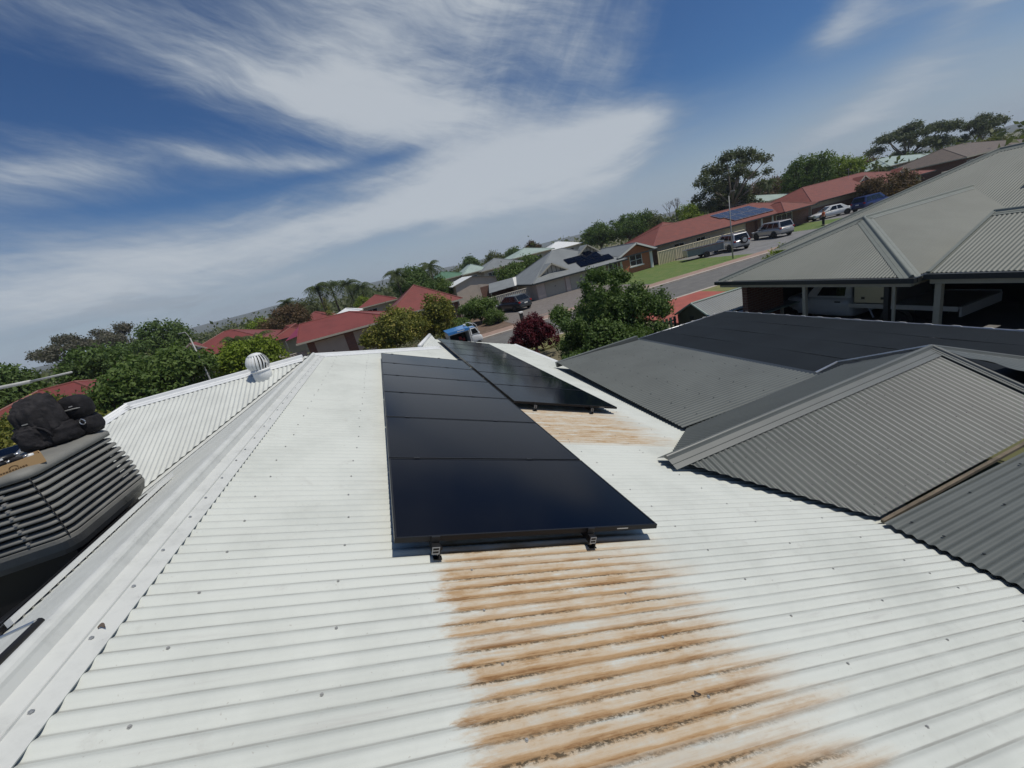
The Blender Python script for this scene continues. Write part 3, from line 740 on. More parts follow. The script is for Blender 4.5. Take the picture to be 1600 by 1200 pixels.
sk = MB(); sk.raw([(x, y, zM(x) + .014) for x, y in ((-2.85, 2.6), (-2.85, 4.95), (-4.4, 4.95), (-4.4, 2.6))], [(0, 1, 2, 3)]); sk.build('flashing_tray', 'black', ec)
sk = MB(); sk.raw([(xx, y, zM(xx) + h) for y in (2.9, 5.0) for xx, h in ((-2.70, .02), (-2.66, .02), (-2.66, .06), (-2.70, .06))], [(0, 1, 5, 4), (1, 2, 6, 5), (2, 3, 7, 6), (3, 0, 4, 7), (0, 1, 2, 3), (4, 5, 6, 7)]); sk.build('edge_angle', 'whitem', ec)

rod = thing('steel_rod', 'thin steel rod with a black bar lying on the capping at lower left', 'rod', (-2.0, 2.1, zM(-2.0)))
MB().tube([(-2.55, 2.22, zM(-2.3) + .10), (-1.86, 2.10, zM(-1.86) + .045)], .007, 8).build('thin_rod', 'alu', rod)
MB().tube([(-1.86, 2.12, zM(-1.86) + .03), (-1.93, 1.4, zM(-1.93) + .03)], .016, 8).build('black_bar', 'black', rod)

# ---- gear on top of the cooler
def lump(c, d, seed, amp=.10, freq=3.0, sub=4, flat=.0, mt='cloth', name='bag', parent=None, fold=.0):
    from mathutils import noise
    bm = bmesh.new(); bmesh.ops.create_icosphere(bm, subdivisions=sub, radius=1)
    off = Vector((seed * 3.1, seed * 1.7, seed * 2.3))
    for v in bm.verts:
        p = v.co.copy(); q = Vector((math.copysign(abs(p.x) ** .75, p.x), math.copysign(abs(p.y) ** .75, p.y), math.copysign(abs(p.z) ** .75, p.z)))
        k = 1 + amp * noise.noise(p * freq + off) + fold * abs(noise.noise(p * freq * 2.3 + off * 2))
        q = q * k
        if q.z < -1 + flat: q.z = -1 + flat
        v.co = Vector((q.x * d[0], q.y * d[1], q.z * d[2])) + Vector(c)
    V = [tuple(v.co) for v in bm.verts]; F = [tuple(v.index for v in f.verts) for f in bm.faces]; bm.free()
    return MB().raw(V, F).build(name, mt, parent, True)
zt = zb0 + .80
b1 = thing('draped_backpack', 'large black backpack slumped under a jacket on the cooler', 'backpack', (-3.31, 4.70, zt))
bx_, by_ = -3.29, 4.84
lump((bx_, by_, zt + .27), (.140, .150, .215), 1.0, .20, 1.6, 5, .10, 'cloth2', 'jacket', b1, .14)
lump((bx_ - .05, by_ - .10, zt + .13), (.13, .10, .13), 2.0, .24, 1.8, 5, .12, 'cloth2', 'jacket_sleeve', b1, .16)
lump((bx_ + .02, by_ + .02, zt + .09), (.17, .17, .11), 5.0, .14, 2.4, 4, .1, 'cloth', 'bag_body', b1, .1)
lump((bx_ + .06, by_ - .13, zt + .20), (.05, .04, .10), 7.0, .14, 2.4, 3, .1, 'cloth', 'side_pocket', b1, .1)
MB().tube([(bx_ + .02 + .10 * math.cos(t), by_ - .18, zt + .10 + .12 * math.sin(t)) for t in [k * math.pi / 8 for k in range(9)]], .010, 6).build('strap', 'cloth', b1, True)
MB().box((bx_ - .02, by_ - .172, zt + .27), (.04, .004, .008), .3).build('sewn_label', 'clip', b1)
b2 = thing('tool_bag', 'smaller black zipped bag with a metal ring, at the right end of the cooler', 'bag', (-3.13, 4.97, zt - .02))
cx_, cy_ = -3.12, 5.03
lump((cx_, cy_, zt + .085), (.115, .12, .11), 3.0, .10, 2.0, 4, .05, 'cloth', 'bag_body', b2, .06)
lump((cx_ + .01, cy_ - .02, zt + .275), (.12, .10, .12), 4.0, .08, 1.8, 4, .0, 'cloth', 'top_pocket', b2, .05)
MB().tube([(cx_ + .01 + .112 * math.cos(t), cy_ - .02 - .088 * math.sin(t) - .02, zt + .255 + .02 * math.sin(t)) for t in [k * math.pi / 12 for k in range(13)]], .005, 5).build('zip', 'clip', b2)
MB().box((cx_ + .03, cy_ - .118, zt + .30), (.03, .004, .008), .5).build('sewn_label', 'clip', b2)
MB().tube([(cx_ + .05, cy_ - .115, zt + .16)] + [(cx_ + .05 + .022 * math.sin(t), cy_ - .12, zt + .13 + .026 * math.cos(t)) for t in [k * math.pi / 6 for k in range(13)]], .005, 6).build('metal_ring', 'alu', b2)
cbx = thing('cardboard_box', 'low open cardboard box of tools at the left edge of the cooler top', 'box', (-3.235, 4.19, zt - .03), R(37))
bw, bd, bh = .20, .10, .085
for nm, c, d in (('side', (0, -bd, bh / 2), (2 * bw, .006, bh)), ('side', (0, bd, bh / 2), (2 * bw, .006, bh)), ('side', (-bw, 0, bh / 2), (.006, 2 * bd - .007, bh)), ('side', (bw, 0, bh / 2), (.006, 2 * bd - .007, bh)), ('bottom', (0, 0, .004), (2 * bw - .007, 2 * bd - .007, .006))):
    MB().box(c, d).build(nm, 'card', cbx, world=False)
ar = MB()
for k in range(8):
    a0, a1 = math.pi * k / 8, math.pi * (k + 1) / 8
    ar.raw([(.03 + r_ * math.cos(a), -bd - .0045, .040 + r_ * .75 * math.sin(a)) for a in (a0, a1) for r_ in (.020, .028)], [(0, 1, 3, 2)])
rndp = random.Random(5); xx = -.05
while xx < .10:
    wd = rndp.uniform(.006, .014); ar.raw([(xx, -bd - .0045, .020), (xx + wd, -bd - .0045, .020), (xx + wd, -bd - .0045, .033), (xx, -bd - .0045, .033)], [(0, 1, 2, 3)]); xx += wd + .004
ar.build('printed_mark', 'ink', cbx, world=False)
def grip(name, lab, loc, mt, rz, ln):
    o = thing(name, lab, 'tool', loc, rz, 'tools in the cardboard box')
    MB().tube([(-ln, 0, .02), (-ln * .2, 0, .024), (ln * .5, 0, .02)], [.017, .022, .015], 8).build('handle', mt, o, True, world=False)
    MB().tube([(ln * .5, 0, .02), (ln, .01, .03)], [.010, .006], 8).build('tip', 'alu', o, True, world=False)
grip('hand_tool', 'red-handled tool at the left of the cardboard box', (-3.33, 4.12, zt + .035), 'redp', .9, .05)
grip('hand_tool', 'black-handled tool lying across the cardboard box', (-3.25, 4.17, zt + .035), 'black', .7, .07)
grip('hand_tool', 'grey-tipped tool by the right corner of the cardboard box', (-3.17, 4.23, zt + .035), 'cloth2', .2, .06)
dr = thing('cordless_drill', 'black cordless drill with pale markings, on the other tools in the box', 'drill', (-3.25, 4.23, zt + .03), R(37))
MB().tube([(-.07, 0, .06), (.06, 0, .06)], [.026, .02], 10).build('motor_housing', 'black', dr, True, world=False)
MB().box((-.05, 0, .03), (.03, .03, .06)).build('handle', 'black', dr, world=False)
MB().box((-.02, -.027, .062), (.03, .006, .016)).build('pale_badge', 'whitem', dr, world=False)
MB().tube([(.06, 0, .06), (.095, 0, .06)], [.015, .009], 10).build('chuck', 'alu', dr, True, world=False)
o = MB().lathe([(.022, 0), (.024, .01), (.024, .03), (.0, .034)], (-3.13, 4.29, zt + .03), 16).build('tape_roll', 'whitem', None, True)
tag(o, 'white roll in the right corner of the cardboard box', 'tape roll')
sp_ = thing('spare_solar_panel', 'dark blue panel with a pale edge leaning behind the black bags', 'solar panel', (-4.75, 4.95, 3.6))
MB().slab([(-5.3, 5.05, 4.35), (-4.05, 5.15, 4.37), (-4.05, 5.65, 4.52), (-5.3, 5.6, 4.50)], .035).build('frame', 'alu', sp_)
MB().slab([(-5.27, 5.07, 4.357), (-4.08, 5.17, 4.377), (-4.08, 5.63, 4.52), (-5.27, 5.58, 4.50)], .004).build('glass', 'cell', sp_)
for x in (-5.0, -4.3): MB().tube([(x, 5.35, zM(x) - .4), (x, 5.35, 4.42)], .02, 6).build('prop', 'black', sp_)
pl = thing('antenna_mast', 'pale telescopic pole reaching in from the left edge, in front of the trees', 'pole', (-8.9, 7.0, 0))
MB().tube([(-8.9, 10.9, 5.16), (-6.87, 10.36, 5.07)], .034, 10).build('outer_tube', 'polegrey', pl, True)
MB().tube([(-6.87, 10.36, 5.07), (-6.07, 10.16, 5.055)], [.022, .019], 10).build('inner_tube', 'polegrey', pl, True)
MB().tube([(-8.9, 10.9, 0), (-8.9, 10.9, 5.25)], .045, 10).build('upright', 'polegrey', pl, True)

# ================================================================== grey verandah roof to the right
gv = thing('grey_verandah', 'slate grey corrugated verandah roof with a small gable, right of the white roof', 'verandah', (5, 4, 0))
KD = .444
corrugated([(3.60, 4.66, 2.205), (6.48, 4.66, 2.105), (6.48, 9.85, 2.105), (3.92, 9.95, 2.185)], (1, 0, 0)).build('roof_sheeting', 'grey', gv, True)
XV = 6.60
corrugated([(2.36, 3.37, 2.75), (XV, 3.37, 2.75), (XV, 2.12, 2.195), (3.60, 2.12, 2.195)], (0, -1, -KD), seg=8, amp=GA).build('roof_sheeting', 'grey', gv, True)
corrugated([(2.36, 3.37, 2.75), (XV, 3.37, 2.75), (6.90, 4.66, 2.18), (3.66, 4.66, 2.18)], (0, 1, -KD), seg=8, amp=GA).build('roof_sheeting', 'grey', gv, True)
corrugated([(3.56, 2.05, 2.20), (8.5, 2.05, 2.02), (8.5, -4, 2.02), (3.50, -4, 2.20)], (1, 0, 0), seg=8, amp=GA).build('roof_sheeting', 'grey', gv, True)
corrugated([(XV + .02, 3.37, 2.74), (8.2, 3.02, 2.12), (8.2, 2.12, 1.95), (XV + .02, 2.12, 2.17)], (.6, -1, -.5), pitch=.19, amp=.012).build('roof_sheeting', 'grey', gv, True)
ridge_cap((2.34, 3.37, 2.755), (XV, 3.37, 2.755), (0, 1, -KD), (0, -1, -KD), .17, .026, GA + .003).build('ridge_cap', 'greycap', gv)
ridge_cap((XV, 3.37, 2.76), (XV, 2.10, 2.205), (1, 0, -.1), (-1, 0, -.02), .09, .020, GA + .003).build('verge_cap', 'greycap', gv)
ridge_cap((XV, 3.37, 2.755), (8.2, 3.02, 2.13), (0, 1, -KD), (-.2, -1, -KD), .15, .024).build('hip_cap', 'greycap', gv)
ft = MB(); ft.box((5.1, 2.085, 2.172), (3.0, .03, .03)); ft.box((7.2, 2.085, 2.1), (1.2, .03, .03)); ft.build('valley_flashing', mat('rusty_cream_flashing', (.17, .135, .09), .7, var=.5, vscale=5), gv)
gt = MB(); gt.b6(6.47, 6.59, 4.80, 9.95, 2.02, 2.10); gt.build('gutter', 'gutter', gv)
gt = MB(); gt.tube([(6.36, 4.74, 2.19), (6.92, 4.78, 2.20)], .018, 6); gt.tube([(6.92, 4.78, 2.20), (XV + .02, 3.40, 2.77)], .018, 6); gt.build('gutter_lip', 'silver', gv)
gt = MB(); gt.b6(3.9, 6.5, 9.93, 10.02, 2.06, 2.20); gt.build('barge_board', 'greycap', gv)
for xx, yy in ((6.4, 9.7), (6.4, 7.2), (6.4, 4.9)):
    MB().b6(xx - .045, xx + .045, yy - .045, yy + .045, 0, 2.02).build('post', 'post', gv)
for k, (x0, x1, y0, y1, pp) in enumerate(((2.6, 6.5, 2.3, 3.2, 'f'),)):
    pts = []
    for yb in (3.05, 2.55, 2.22):
        for j in range(28):
            x = 2.5 + (j + .25 - (2.5 / (2 * PITCH)) % 1) * 2 * PITCH
            if x > 2.36 + (3.37 - yb) + .15 and x < 6.5: pts.append((x + rnd.uniform(-.01, .01), yb + rnd.uniform(-.03, .03), 2.75 - KD * (3.37 - yb) + AMP))
    screws(pts, (0, -.4, .9)).build('screw_heads', 'gutter', gv, kind='stuff')
pts = [(x, y + rnd.uniform(-.01, .01), 2.20 - .036 * (x - 3.56) + AMP) for x in (3.72, 4.5, 5.3) for y in [2.0 - (.057 + .228 * j) for j in range(10)]]
pts += [(x + rnd.uniform(-.04, .04), y + rnd.uniform(-.02, .02), 2.205 - .035 * (x - 3.6) + AMP) for x in (4.1, 4.7, 5.4, 6.1) for y in [4.9 + .304 * j for j in range(16)]]
screws(pts, (0, 0, 1), .008).build('screw_heads', 'gutter', gv, kind='stuff')

# ---- navy shade cloth roof
nv = thing('shade_cloth_roof', 'flat dark navy shade cloth roof stretched beyond the grey verandah', 'shade roof', (8.2, 4, 0))
XS = [6.62, 7.42, 8.22, 9.02, 9.74]
for k in range(4):
    V = []; F = []; n = 40
    for i in range(n + 1):
        y = -5 + 15.05 * i / n
        for j in range(5):
            t = j / 4; x = XS[k] + (XS[k + 1] - XS[k]) * t + (0 if j < 4 else -.004)
            V.append((x, y, 2.08 - .010 * (x - 6.6) - .012 * math.sin(math.pi * t) + .006 * math.sin(y * 2.1 + k)))
        if i:
            for j in range(4): F.append((5 * i - 5 + j, 5 * i - 4 + j, 5 * i + 1 + j, 5 * i + j))
    MB().raw(V, F).build('cloth_strip', 'navy', nv, True)
for k in (1, 2, 3): MB().b6(XS[k] - .010, XS[k] + .010, -5, 10.05, 2.0815 - .01 * (XS[k] - 6.6), 2.0835 - .01 * (XS[k] - 6.6)).build('seam', 'navyseam', nv)
MB().tube([(9.78, -5, 2.03), (9.78, 10.1, 2.03)], .024, 8).build('edge_cable', 'silver', nv, True)
MB().tube([(6.6, 10.08, 2.06), (9.78, 10.08, 2.03)], .022, 8).build('edge_cable', 'silver', nv, True)
yy = -3.0
while yy < 10.0:
    MB().tube([(9.75, yy, 2.050), (9.775, yy + .04, 2.057), (9.78, yy + .13, 2.057), (9.76, yy + .17, 2.050)], .007, 6).build('lacing_loop', 'whitem', nv, True); yy += .42
xx = 6.8
while xx < 9.7:
    MB().tube([(xx, 10.06, 2.065), (xx + .06, 10.09, 2.075), (xx + .13, 10.06, 2.065)], .006, 6).build('lacing_loop', 'whitem', nv, True); xx += .42
for xx, yy in ((9.78, 10.08), (9.78, 5.0), (9.78, 0.0)):
    MB().tube([(xx, yy, 0), (xx, yy, 2.02)], .04, 8).build('post', 'silver', nv, True)

# ================================================================== houses
def window(parent, p, w_, h_, ny, fr='trim', name='window', mull=1, rows=1):
    """window in a wall facing -y (ny=-1), or -x (ny='x'); p = lower left corner on the wall face"""
    m = MB(); t = .06; x, y, z = p
    def bar(a0, a1, z0, z1, d=.05):
        if ny == 'x': m.b6(x - d, x - .002, y + a0, y + a1, z + z0, z + z1)
        else: m.b6(x + a0, x + a1, y - d, y - .002, z + z0, z + z1)
    bar(-t, 0, -t, h_ + t); bar(w_, w_ + t, -t, h_ + t); bar(0, w_, h_, h_ + t); bar(0, w_, -t, 0)
    for k in range(1, mull + 1): bar(w_ * k / (mull + 1) - .022, w_ * k / (mull + 1) + .022, 0, h_, .045)
    for k in range(1, rows): bar(0, w_, h_ * k / rows - .02, h_ * k / rows + .02, .042)
    f = m.build(name, fr, parent)
    g_ = MB()
    if ny == 'x': g_.b6(x - .03, x - .012, y, y + w_, z, z + h_)
    else: g_.b6(x, x + w_, y - .03, y - .012, z, z + h_)
    shift(g_, -org(parent)); g_.build('pane', 'win', f, world=False)
    return f
def roller_door(parent, x0, x1, y, z0, z1, mt='door'):
    d = MB(); n = 8
    for k in range(n): d.b6(x0, x1, y - .025, y - .002, z0 + (z1 - z0) * k / n + .008, z0 + (z1 - z0) * (k + 1) / n - .008)
    d.b6(x0, x1, y - .016, y - .002, z0, z1)
    o = d.build('garage_door', mt, parent)
    h_ = MB(); h_.b6((x0 + x1) / 2 - .07, (x0 + x1) / 2 + .07, y - .05, y - .026, z0 + .9, z0 + .98); shift(h_, -org(parent)); h_.build('handle', 'gutter', o, world=False)
def hip(parent, x0, x1, y0, y1, ze, zr, mt, cap=None, gable=(), gut='gutter', th=.05, fascia=.16, capr=.07, capon=True, ra=None):
    """hip roof over a rectangle; `gable` lists ends ('x0','x1','y0','y1') that run out as gables; returns ridge ends"""
    along_x = (x1 - x0) >= (y1 - y0) if ra is None else ra == 'x'
    if along_x:
        h_ = (y1 - y0) / 2; ym = (y0 + y1) / 2
        a = (x0 if 'x0' in gable else x0 + h_, ym, zr); b = (x1 if 'x1' in gable else x1 - h_, ym, zr)
        planes = [[(x0, y0, ze), (x1, y0, ze), b, a], [(x1, y1, ze), (x0, y1, ze), a, b]]
        if 'x0' not in gable: planes.append([(x0, y1, ze), (x0, y0, ze), a])
        if 'x1' not in gable: planes.append([(x1, y0, ze), (x1, y1, ze), b])
    else:
        h_ = (x1 - x0) / 2; xm = (x0 + x1) / 2
        a = (xm, y0 if 'y0' in gable else y0 + h_, zr); b = (xm, y1 if 'y1' in gable else y1 - h_, zr)
        planes = [[(x0, y1, ze), (x0, y0, ze), a, b], [(x1, y0, ze), (x1, y1, ze), b, a]]
        if 'y0' not in gable: planes.append([(x0, y0, ze), (x1, y0, ze), a])
        if 'y1' not in gable: planes.append([(x1, y1, ze), (x0, y1, ze), b])
    for pl_ in planes: MB().slab(pl_, th).build('roof_slope', mt, parent)
    c = MB(); c.tube([a, b], capr, 6)
    if along_x:
        for end, cs in (('x0', [(x0, y0, ze), (x0, y1, ze)]), ('x1', [(x1, y0, ze), (x1, y1, ze)])):
            for q in cs: c.tube([a if end == 'x0' else b, q], capr, 6)
    else:
        for end, cs in (('y0', [(x0, y0, ze), (x1, y0, ze)]), ('y1', [(x0, y1, ze), (x1, y1, ze)])):
            for q in cs: c.tube([a if end == 'y0' else b, q], capr, 6)
    if capon: c.build('ridge_cap', cap or mt, parent)
    g_ = MB(); d = .10
    g_.b6(x0 - d, x1 + d, y0 - d, y0 - .004, ze - fascia, ze - .01); g_.b6(x0 - d, x1 + d, y1 + .004, y1 + d, ze - fascia, ze - .01)
    g_.b6(x0 - d, x0 - .004, y0, y1, ze - fascia, ze - .01); g_.b6(x1 + .004, x1 + d, y0, y1, ze - fascia, ze - .01)
    g_.build('gutter', gut, parent)
    return a, b
def gable_wall(parent, pts, vec, mt, name='gable_wall'): return MB().prism(pts, vec).build(name, mt, parent)
def gablet(parent, xc, y, zb, w_, h_, depth, roofm, wallm='trim', slat=True):
    """small decorative gable standing on a roof slope, facing -y"""
    gable_wall(parent, [(xc - w_ / 2, y, zb), (xc + w_ / 2, y, zb), (xc, y, zb + h_)], (0, .06, 0), wallm, 'gablet_face')
    for s in (-1, 1):
        MB().slab([(xc + s * (w_ / 2 + .18), y - .25, zb - .10), (xc, y - .25, zb + h_ + .06), (xc, y + depth, zb + h_ + .06), (xc + s * (w_ / 2 + .18), y + depth * .2, zb - .10)], .06).build('gablet_roof', roofm, parent)
        MB().slab([(xc + s * (w_ / 2 + .16), y - .29, zb - .08), (xc, y - .29, zb + h_ + .08), (xc, y - .24, zb + h_ + .08), (xc + s * (w_ / 2 + .16), y - .24, zb - .08)], .14).build('barge_board', 'fascia', parent)
    if slat:
        for k in range(-2, 3):
            xx = xc + k * w_ * .15; hh = h_ * (1 - abs(k) * .30) - .06
            if hh > .05: MB().b6(xx - .035, xx + .035, y - .03, y - .002, zb, zb + hh).build('batten', 'olivewall' if wallm != 'trim' else 'brownbrick', parent)
def antenna(x, y, z, lab):
    t = thing('tv_antenna', lab, 'antenna', (x, y, z), 0, 'rooftop aerials')
    MB().tube([(x, y, z), (x, y, z + 1.5)], .02, 6).build('mast', 'silver', t)
    MB().tube([(x - .5, y, z + 1.35), (x + .5, y, z + 1.35)], .014, 5).build('boom', 'silver', t)
    for k in range(6): MB().tube([(x - .45 + .18 * k, y - .28, z + 1.35), (x - .45 + .18 * k, y + .28, z + 1.35)], .008, 4).build('element', 'silver', t)

# ---- neighbour on the right: carport and house in olive grey
nb = thing('olive_carport_house', 'olive grey hip-roofed house with an open dark carport, at the right', 'house', (13, 7, 0))
ZE, ZC = 2.70, 3.83; yA, yB = 6.05, 11.5; xE = 11.0; ym = (yA + yB) / 2; xa = xE + (yB - yA) / 2
KN = (ZC - ZE) / ((yB - yA) / 2)
corrugated([(xE, yA, ZE), (xE, yB, ZE), (xa, ym, ZC)], (1, 0, KN)).build('roof_sheeting', 'olive', nb, True)
corrugated([(xE, yA, ZE), (xa, ym, ZC), (18.9, ym, ZC), (17.4, yA, ZE)], (0, 1, KN)).build('roof_sheeting', 'olive', nb, True)
corrugated([(xE, yB, ZE), (xa, ym, ZC), (18.9, ym, ZC), (18.9, yB, ZE)], (0, -1, KN)).build('roof_sheeting', 'olive', nb, True)
def hipcap(p0, p1, d1, d2, mt, wid=.19, nm='hip_cap'):
    """d1, d2: level directions in which the two slopes fall away"""
    p0, p1 = Vector(p0), Vector(p1); ax = (p1 - p0).normalized(); qs = []
    for d in (d1, d2):
        f = Vector((d[0], d[1], -KN)); n = f.cross(Vector((-d[1], d[0], 0))).normalized(); q = ax.cross(n).normalized()
        if q.dot(Vector((d[0], d[1], 0))) < 0: q = -q
        qs.append(q)
    ridge_cap(p0, p1, qs[0], qs[1], wid, .035).build(nm, mt, nb)
hipcap((xa, ym, ZC), (xE, yB, ZE), (0, 1), (-1, 0), 'olivecap'); hipcap((xa, ym, ZC), (xE, yA, ZE), (-1, 0), (0, -1), 'olivecap')
hipcap((xa, ym, ZC), (18.9, ym, ZC), (0, 1), (0, -1), 'olivecap', nm='ridge_cap')
gz = MB(); gz.b6(xE - .11, xE - .004, yA - .1, yB + .1, ZE - .12, ZE - .01); gz.b6(xE, 17.0, yA - .11, yA - .004, ZE - .12, ZE - .01); gz.build('gutter', 'gutter', nb)
gz = MB(); gz.b6(xE + .01, xE + .05, yA + .02, yB - .02, ZE - .22, ZE - .125); gz.b6(xE + .06, 16.5, yA + .02, yA + .06, ZE - .22, ZE - .125); gz.build('beam', 'fascia', nb)
# the lower gable-roofed porch beside it
xp0, xp1, zp0, zp1, yP = 11.2, 13.30, 2.74, 3.60, 5.86
corrugated([(xp0, yP, zp0), (xp0, -4, zp0), (xp1, -4, zp1), (xp1, yP, zp1)], (1, 0, (zp1 - zp0) / (xp1 - xp0))).build('roof_sheeting', 'olive', nb, True)
corrugated([(2 * xp1 - xp0, yP, zp0), (2 * xp1 - xp0, -4, zp0), (xp1, -4, zp1), (xp1, yP, zp1)], (1, 0, -.41)).build('roof_sheeting', 'olive', nb, True)
ridge_cap((xp1, yP + .02, zp1), (xp1, -4, zp1), (-1, 0, -.41), (1, 0, -.41), .17, .03).build('ridge_cap', 'olivecap', nb)
MB().slab([(xp0, yP - .02, zp0 + .03), (xp1, yP - .02, zp1 + .03), (xp1, yP + .05, zp1 + .03), (xp0, yP + .05, zp0 + .03)], .08).build('verge_trim', 'olivecap', nb)
gz = MB(); gz.b6(xp0 - .11, xp0 - .004, -4, yP + .04, zp0 - .12, zp0 - .01); gz.build('gutter', 'gutter', nb)
gz = MB(); gz.b6(xp0 + .01, xp0 + .06, -4, yP - .02, zp0 - .24, zp0 - .125); gz.build('beam', 'fascia', nb)
MB().box((xp0 - .02, 4.05, zp0 - .20), (.06, .10, .07)).build('lamp', 'trim', nb)
# the main house roof behind, higher
xm0, xm1, zm0, zm1, yH = 16.0, 20.6, 2.80, 4.70, 9.15
corrugated([(xm0, yH + 4.6, zm0), (xm0, -4, zm0), (xm1, -4, zm1), (xm1, yH, zm1)], (1, 0, .413)).build('roof_sheeting', 'olive', nb, True)
corrugated([(xm1, yH, zm1), (xm0, yH + 4.6, zm0), (2 * xm1 - xm0, yH + 4.6, zm0)], (0, 1, -.413)).build('roof_sheeting', 'olive', nb, True)
corrugated([(xm1, -4, zm1), (xm1, yH, zm1), (2 * xm1 - xm0, yH + 4.6, zm0), (2 * xm1 - xm0, -4, zm0)], (1, 0, -.413)).build('roof_sheeting', 'olive', nb, True)
ridge_cap((xm1, -4, zm1), (xm1, yH, zm1), (-1, 0, -.413), (1, 0, -.413), .19, .035).build('ridge_cap', 'olivecap', nb)
hipcap((xm1, yH, zm1), (xm0 + .2, yH + 4.4, zm0 + .08), (-1, 0), (0, 1), 'olivecap')
sp2 = MB(); sp2.slab([(18.0, 7.4, 3.80), (19.6, 7.4, 4.46), (19.6, 5.0, 4.46), (18.0, 5.0, 3.80)], .04); sp2.build('solar_panel', 'cell', nb)
for yy in (7.3, 6.2, 5.1): MB().box((18.05, yy, 3.70), (.05, .05, .2)).build('panel_leg', 'black', nb)
# posts, walls, floor of the carport
for (xx, yy, ww) in ((xE + .10, 8.55, .09), (xE + .10, 6.42, .05), (xE + .14, 6.58, .10), (xp0 + .12, 5.72, .11), (14.2, 4.6, .13)):
    MB().b6(xx - ww / 2, xx + ww / 2, yy - ww / 2, yy + ww / 2, .05, ZE - .22).build('post', 'post' if ww != .10 or yy > 7 else 'gutter', nb)
lum = MB(); lum.box((14.2, 4.6, .28), (.3, .3, .06)); lum.build('post_base', 'kerb', nb)
wl = MB(); wl.b6(xE + .6, 13.2, yB - .55, yB - .35, 0, ZE); wl.build('side_wall', 'brownbrick', nb)
wl = MB(); wl.b6(17.6, 24.8, -4, 13.6, 0, 2.75); wl.build('wall', 'brownbrick', nb)
wl = MB(); wl.b6(11.3, 17.5, -4, 11.2, .0, .45); wl.build('carport_floor', 'driveg', nb)
wl = MB(); wl.b6(xE + .3, 17.5, 6.2, 11.3, ZE - .13, ZE - .10); wl.b6(11.5, 17.5, -4, 5.7, ZE - .13, ZE - .10); wl.build('soffit_lining', 'fascia', nb)
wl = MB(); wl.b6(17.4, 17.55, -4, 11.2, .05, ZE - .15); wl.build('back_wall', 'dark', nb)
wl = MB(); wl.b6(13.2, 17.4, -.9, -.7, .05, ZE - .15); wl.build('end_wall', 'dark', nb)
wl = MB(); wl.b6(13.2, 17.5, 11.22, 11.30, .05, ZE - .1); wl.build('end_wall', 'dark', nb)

# ---- shed with lean-to between the verandah and the carport
sh = thing('garden_shed', 'olive garden shed with a pale ribbed gable roof and a lean-to', 'shed', (12.1, 12.7, 0))
corrugated([(10.75, 11.72, 1.44), (13.5, 11.72, 1.44), (13.5, 12.66, 1.92), (10.75, 12.66, 1.92)], (0, 1, .5), pitch=.10, amp=.010).build('roof_sheeting', 'greyroof', sh, True)
corrugated([(10.75, 13.6, 1.44), (13.5, 13.6, 1.44), (13.5, 12.66, 1.92), (10.75, 12.66, 1.92)], (0, 1, -.5), pitch=.10, amp=.010).build('roof_sheeting', 'greyroof', sh, True)
for p, q in (((10.74, 11.70, 1.45), (10.74, 12.66, 1.935)), ((10.74, 13.62, 1.45), (10.74, 12.66, 1.935)), ((10.74, 12.66, 1.94), (13.52, 12.66, 1.94)), ((13.52, 11.70, 1.45), (13.52, 12.66, 1.935)), ((10.74, 11.70, 1.45), (13.52, 11.70, 1.45))):
    MB().tube([p, q], .035, 6).build('edge_trim', 'paleroof', sh)
MB().prism([(10.80, 11.78, 0), (10.80, 13.54, 0), (10.80, 13.54, 1.44), (10.80, 12.66, 1.90), (10.80, 11.78, 1.44)], (2.64, 0, 0)).build('wall', 'olivewall', sh)
MB().box((10.79, 12.75, 1.36), (.02, .16, .12)).build('wall_vent', 'gutter', sh)
corrugated([(11.0, 11.66, 1.40), (14.0, 11.66, 1.40), (14.0, 10.75, 1.30), (11.0, 10.75, 1.30)], (0, 1, .1), pitch=.10, amp=.008).build('lean_to_roof', 'greyroof', sh, True)
MB().tube([(11.0, 10.74, 1.30), (14.02, 10.74, 1.30)], .025, 6).build('edge_trim', 'paleroof', sh)
for xx in (11.9, 12.9, 13.95): MB().b6(xx - .04, xx + .04, 10.72, 10.80, 0, 1.29).build('post', 'post', sh)
tf = thing('green_steel_fence', 'dark green slatted fence stub left of the olive shed', 'fence', (10.2, 13.6, 0))
for k in range(7): MB().box((9.55 + k * .19, 13.6, .70), (.10, .03, 1.4)).build('slat', 'teal', tf)
MB().box((10.1, 13.63, 1.25), (1.35, .04, .06)).build('rail', 'teal', tf); MB().box((10.1, 13.63, .5), (1.35, .04, .06)).build('rail', 'teal', tf)

# ---- H4: grey-roofed house with two garage doors across the street
h4 = thing('grey_gabled_house', 'grey-roofed house with two beige garage doors and an orange brick gable, across the street', 'house', (22, 45, 0))
MB().b6(15.6, 25.9, 41.0, 50.2, 0, 1.85).build('wall', 'pinkcream', h4)
hip(h4, 15.1, 26.6, 40.5, 50.7, 1.86, 4.55, 'greyroof', 'greyroof')
MB().b6(26.0, 30.4, 41.3, 50.2, 0, 2.12).build('wall', 'orangebrick', h4)
gable_wall(h4, [(26.0, 41.3, 2.12), (30.4, 41.3, 2.12), (28.2, 41.3, 3.10)], (0, .2, 0), 'orangebrick')
hip(h4, 25.6, 30.8, 40.8, 50.6, 2.12, 3.24, 'greyroof', 'greyroof', ('y0',), ra='y')
for s_ in (-1, 1): MB().slab([(28.2 + s_ * 2.7, 40.73, 2.08), (28.2, 40.73, 3.27), (28.2, 40.79, 3.27), (28.2 + s_ * 2.7, 40.79, 2.08)], .16).build('barge_board', 'trim', h4)
for s_ in (26.0, 30.05): MB().b6(s_, s_ + .35, 41.20, 41.29, .1, 2.1).build('corner_quoin', 'trim', h4)
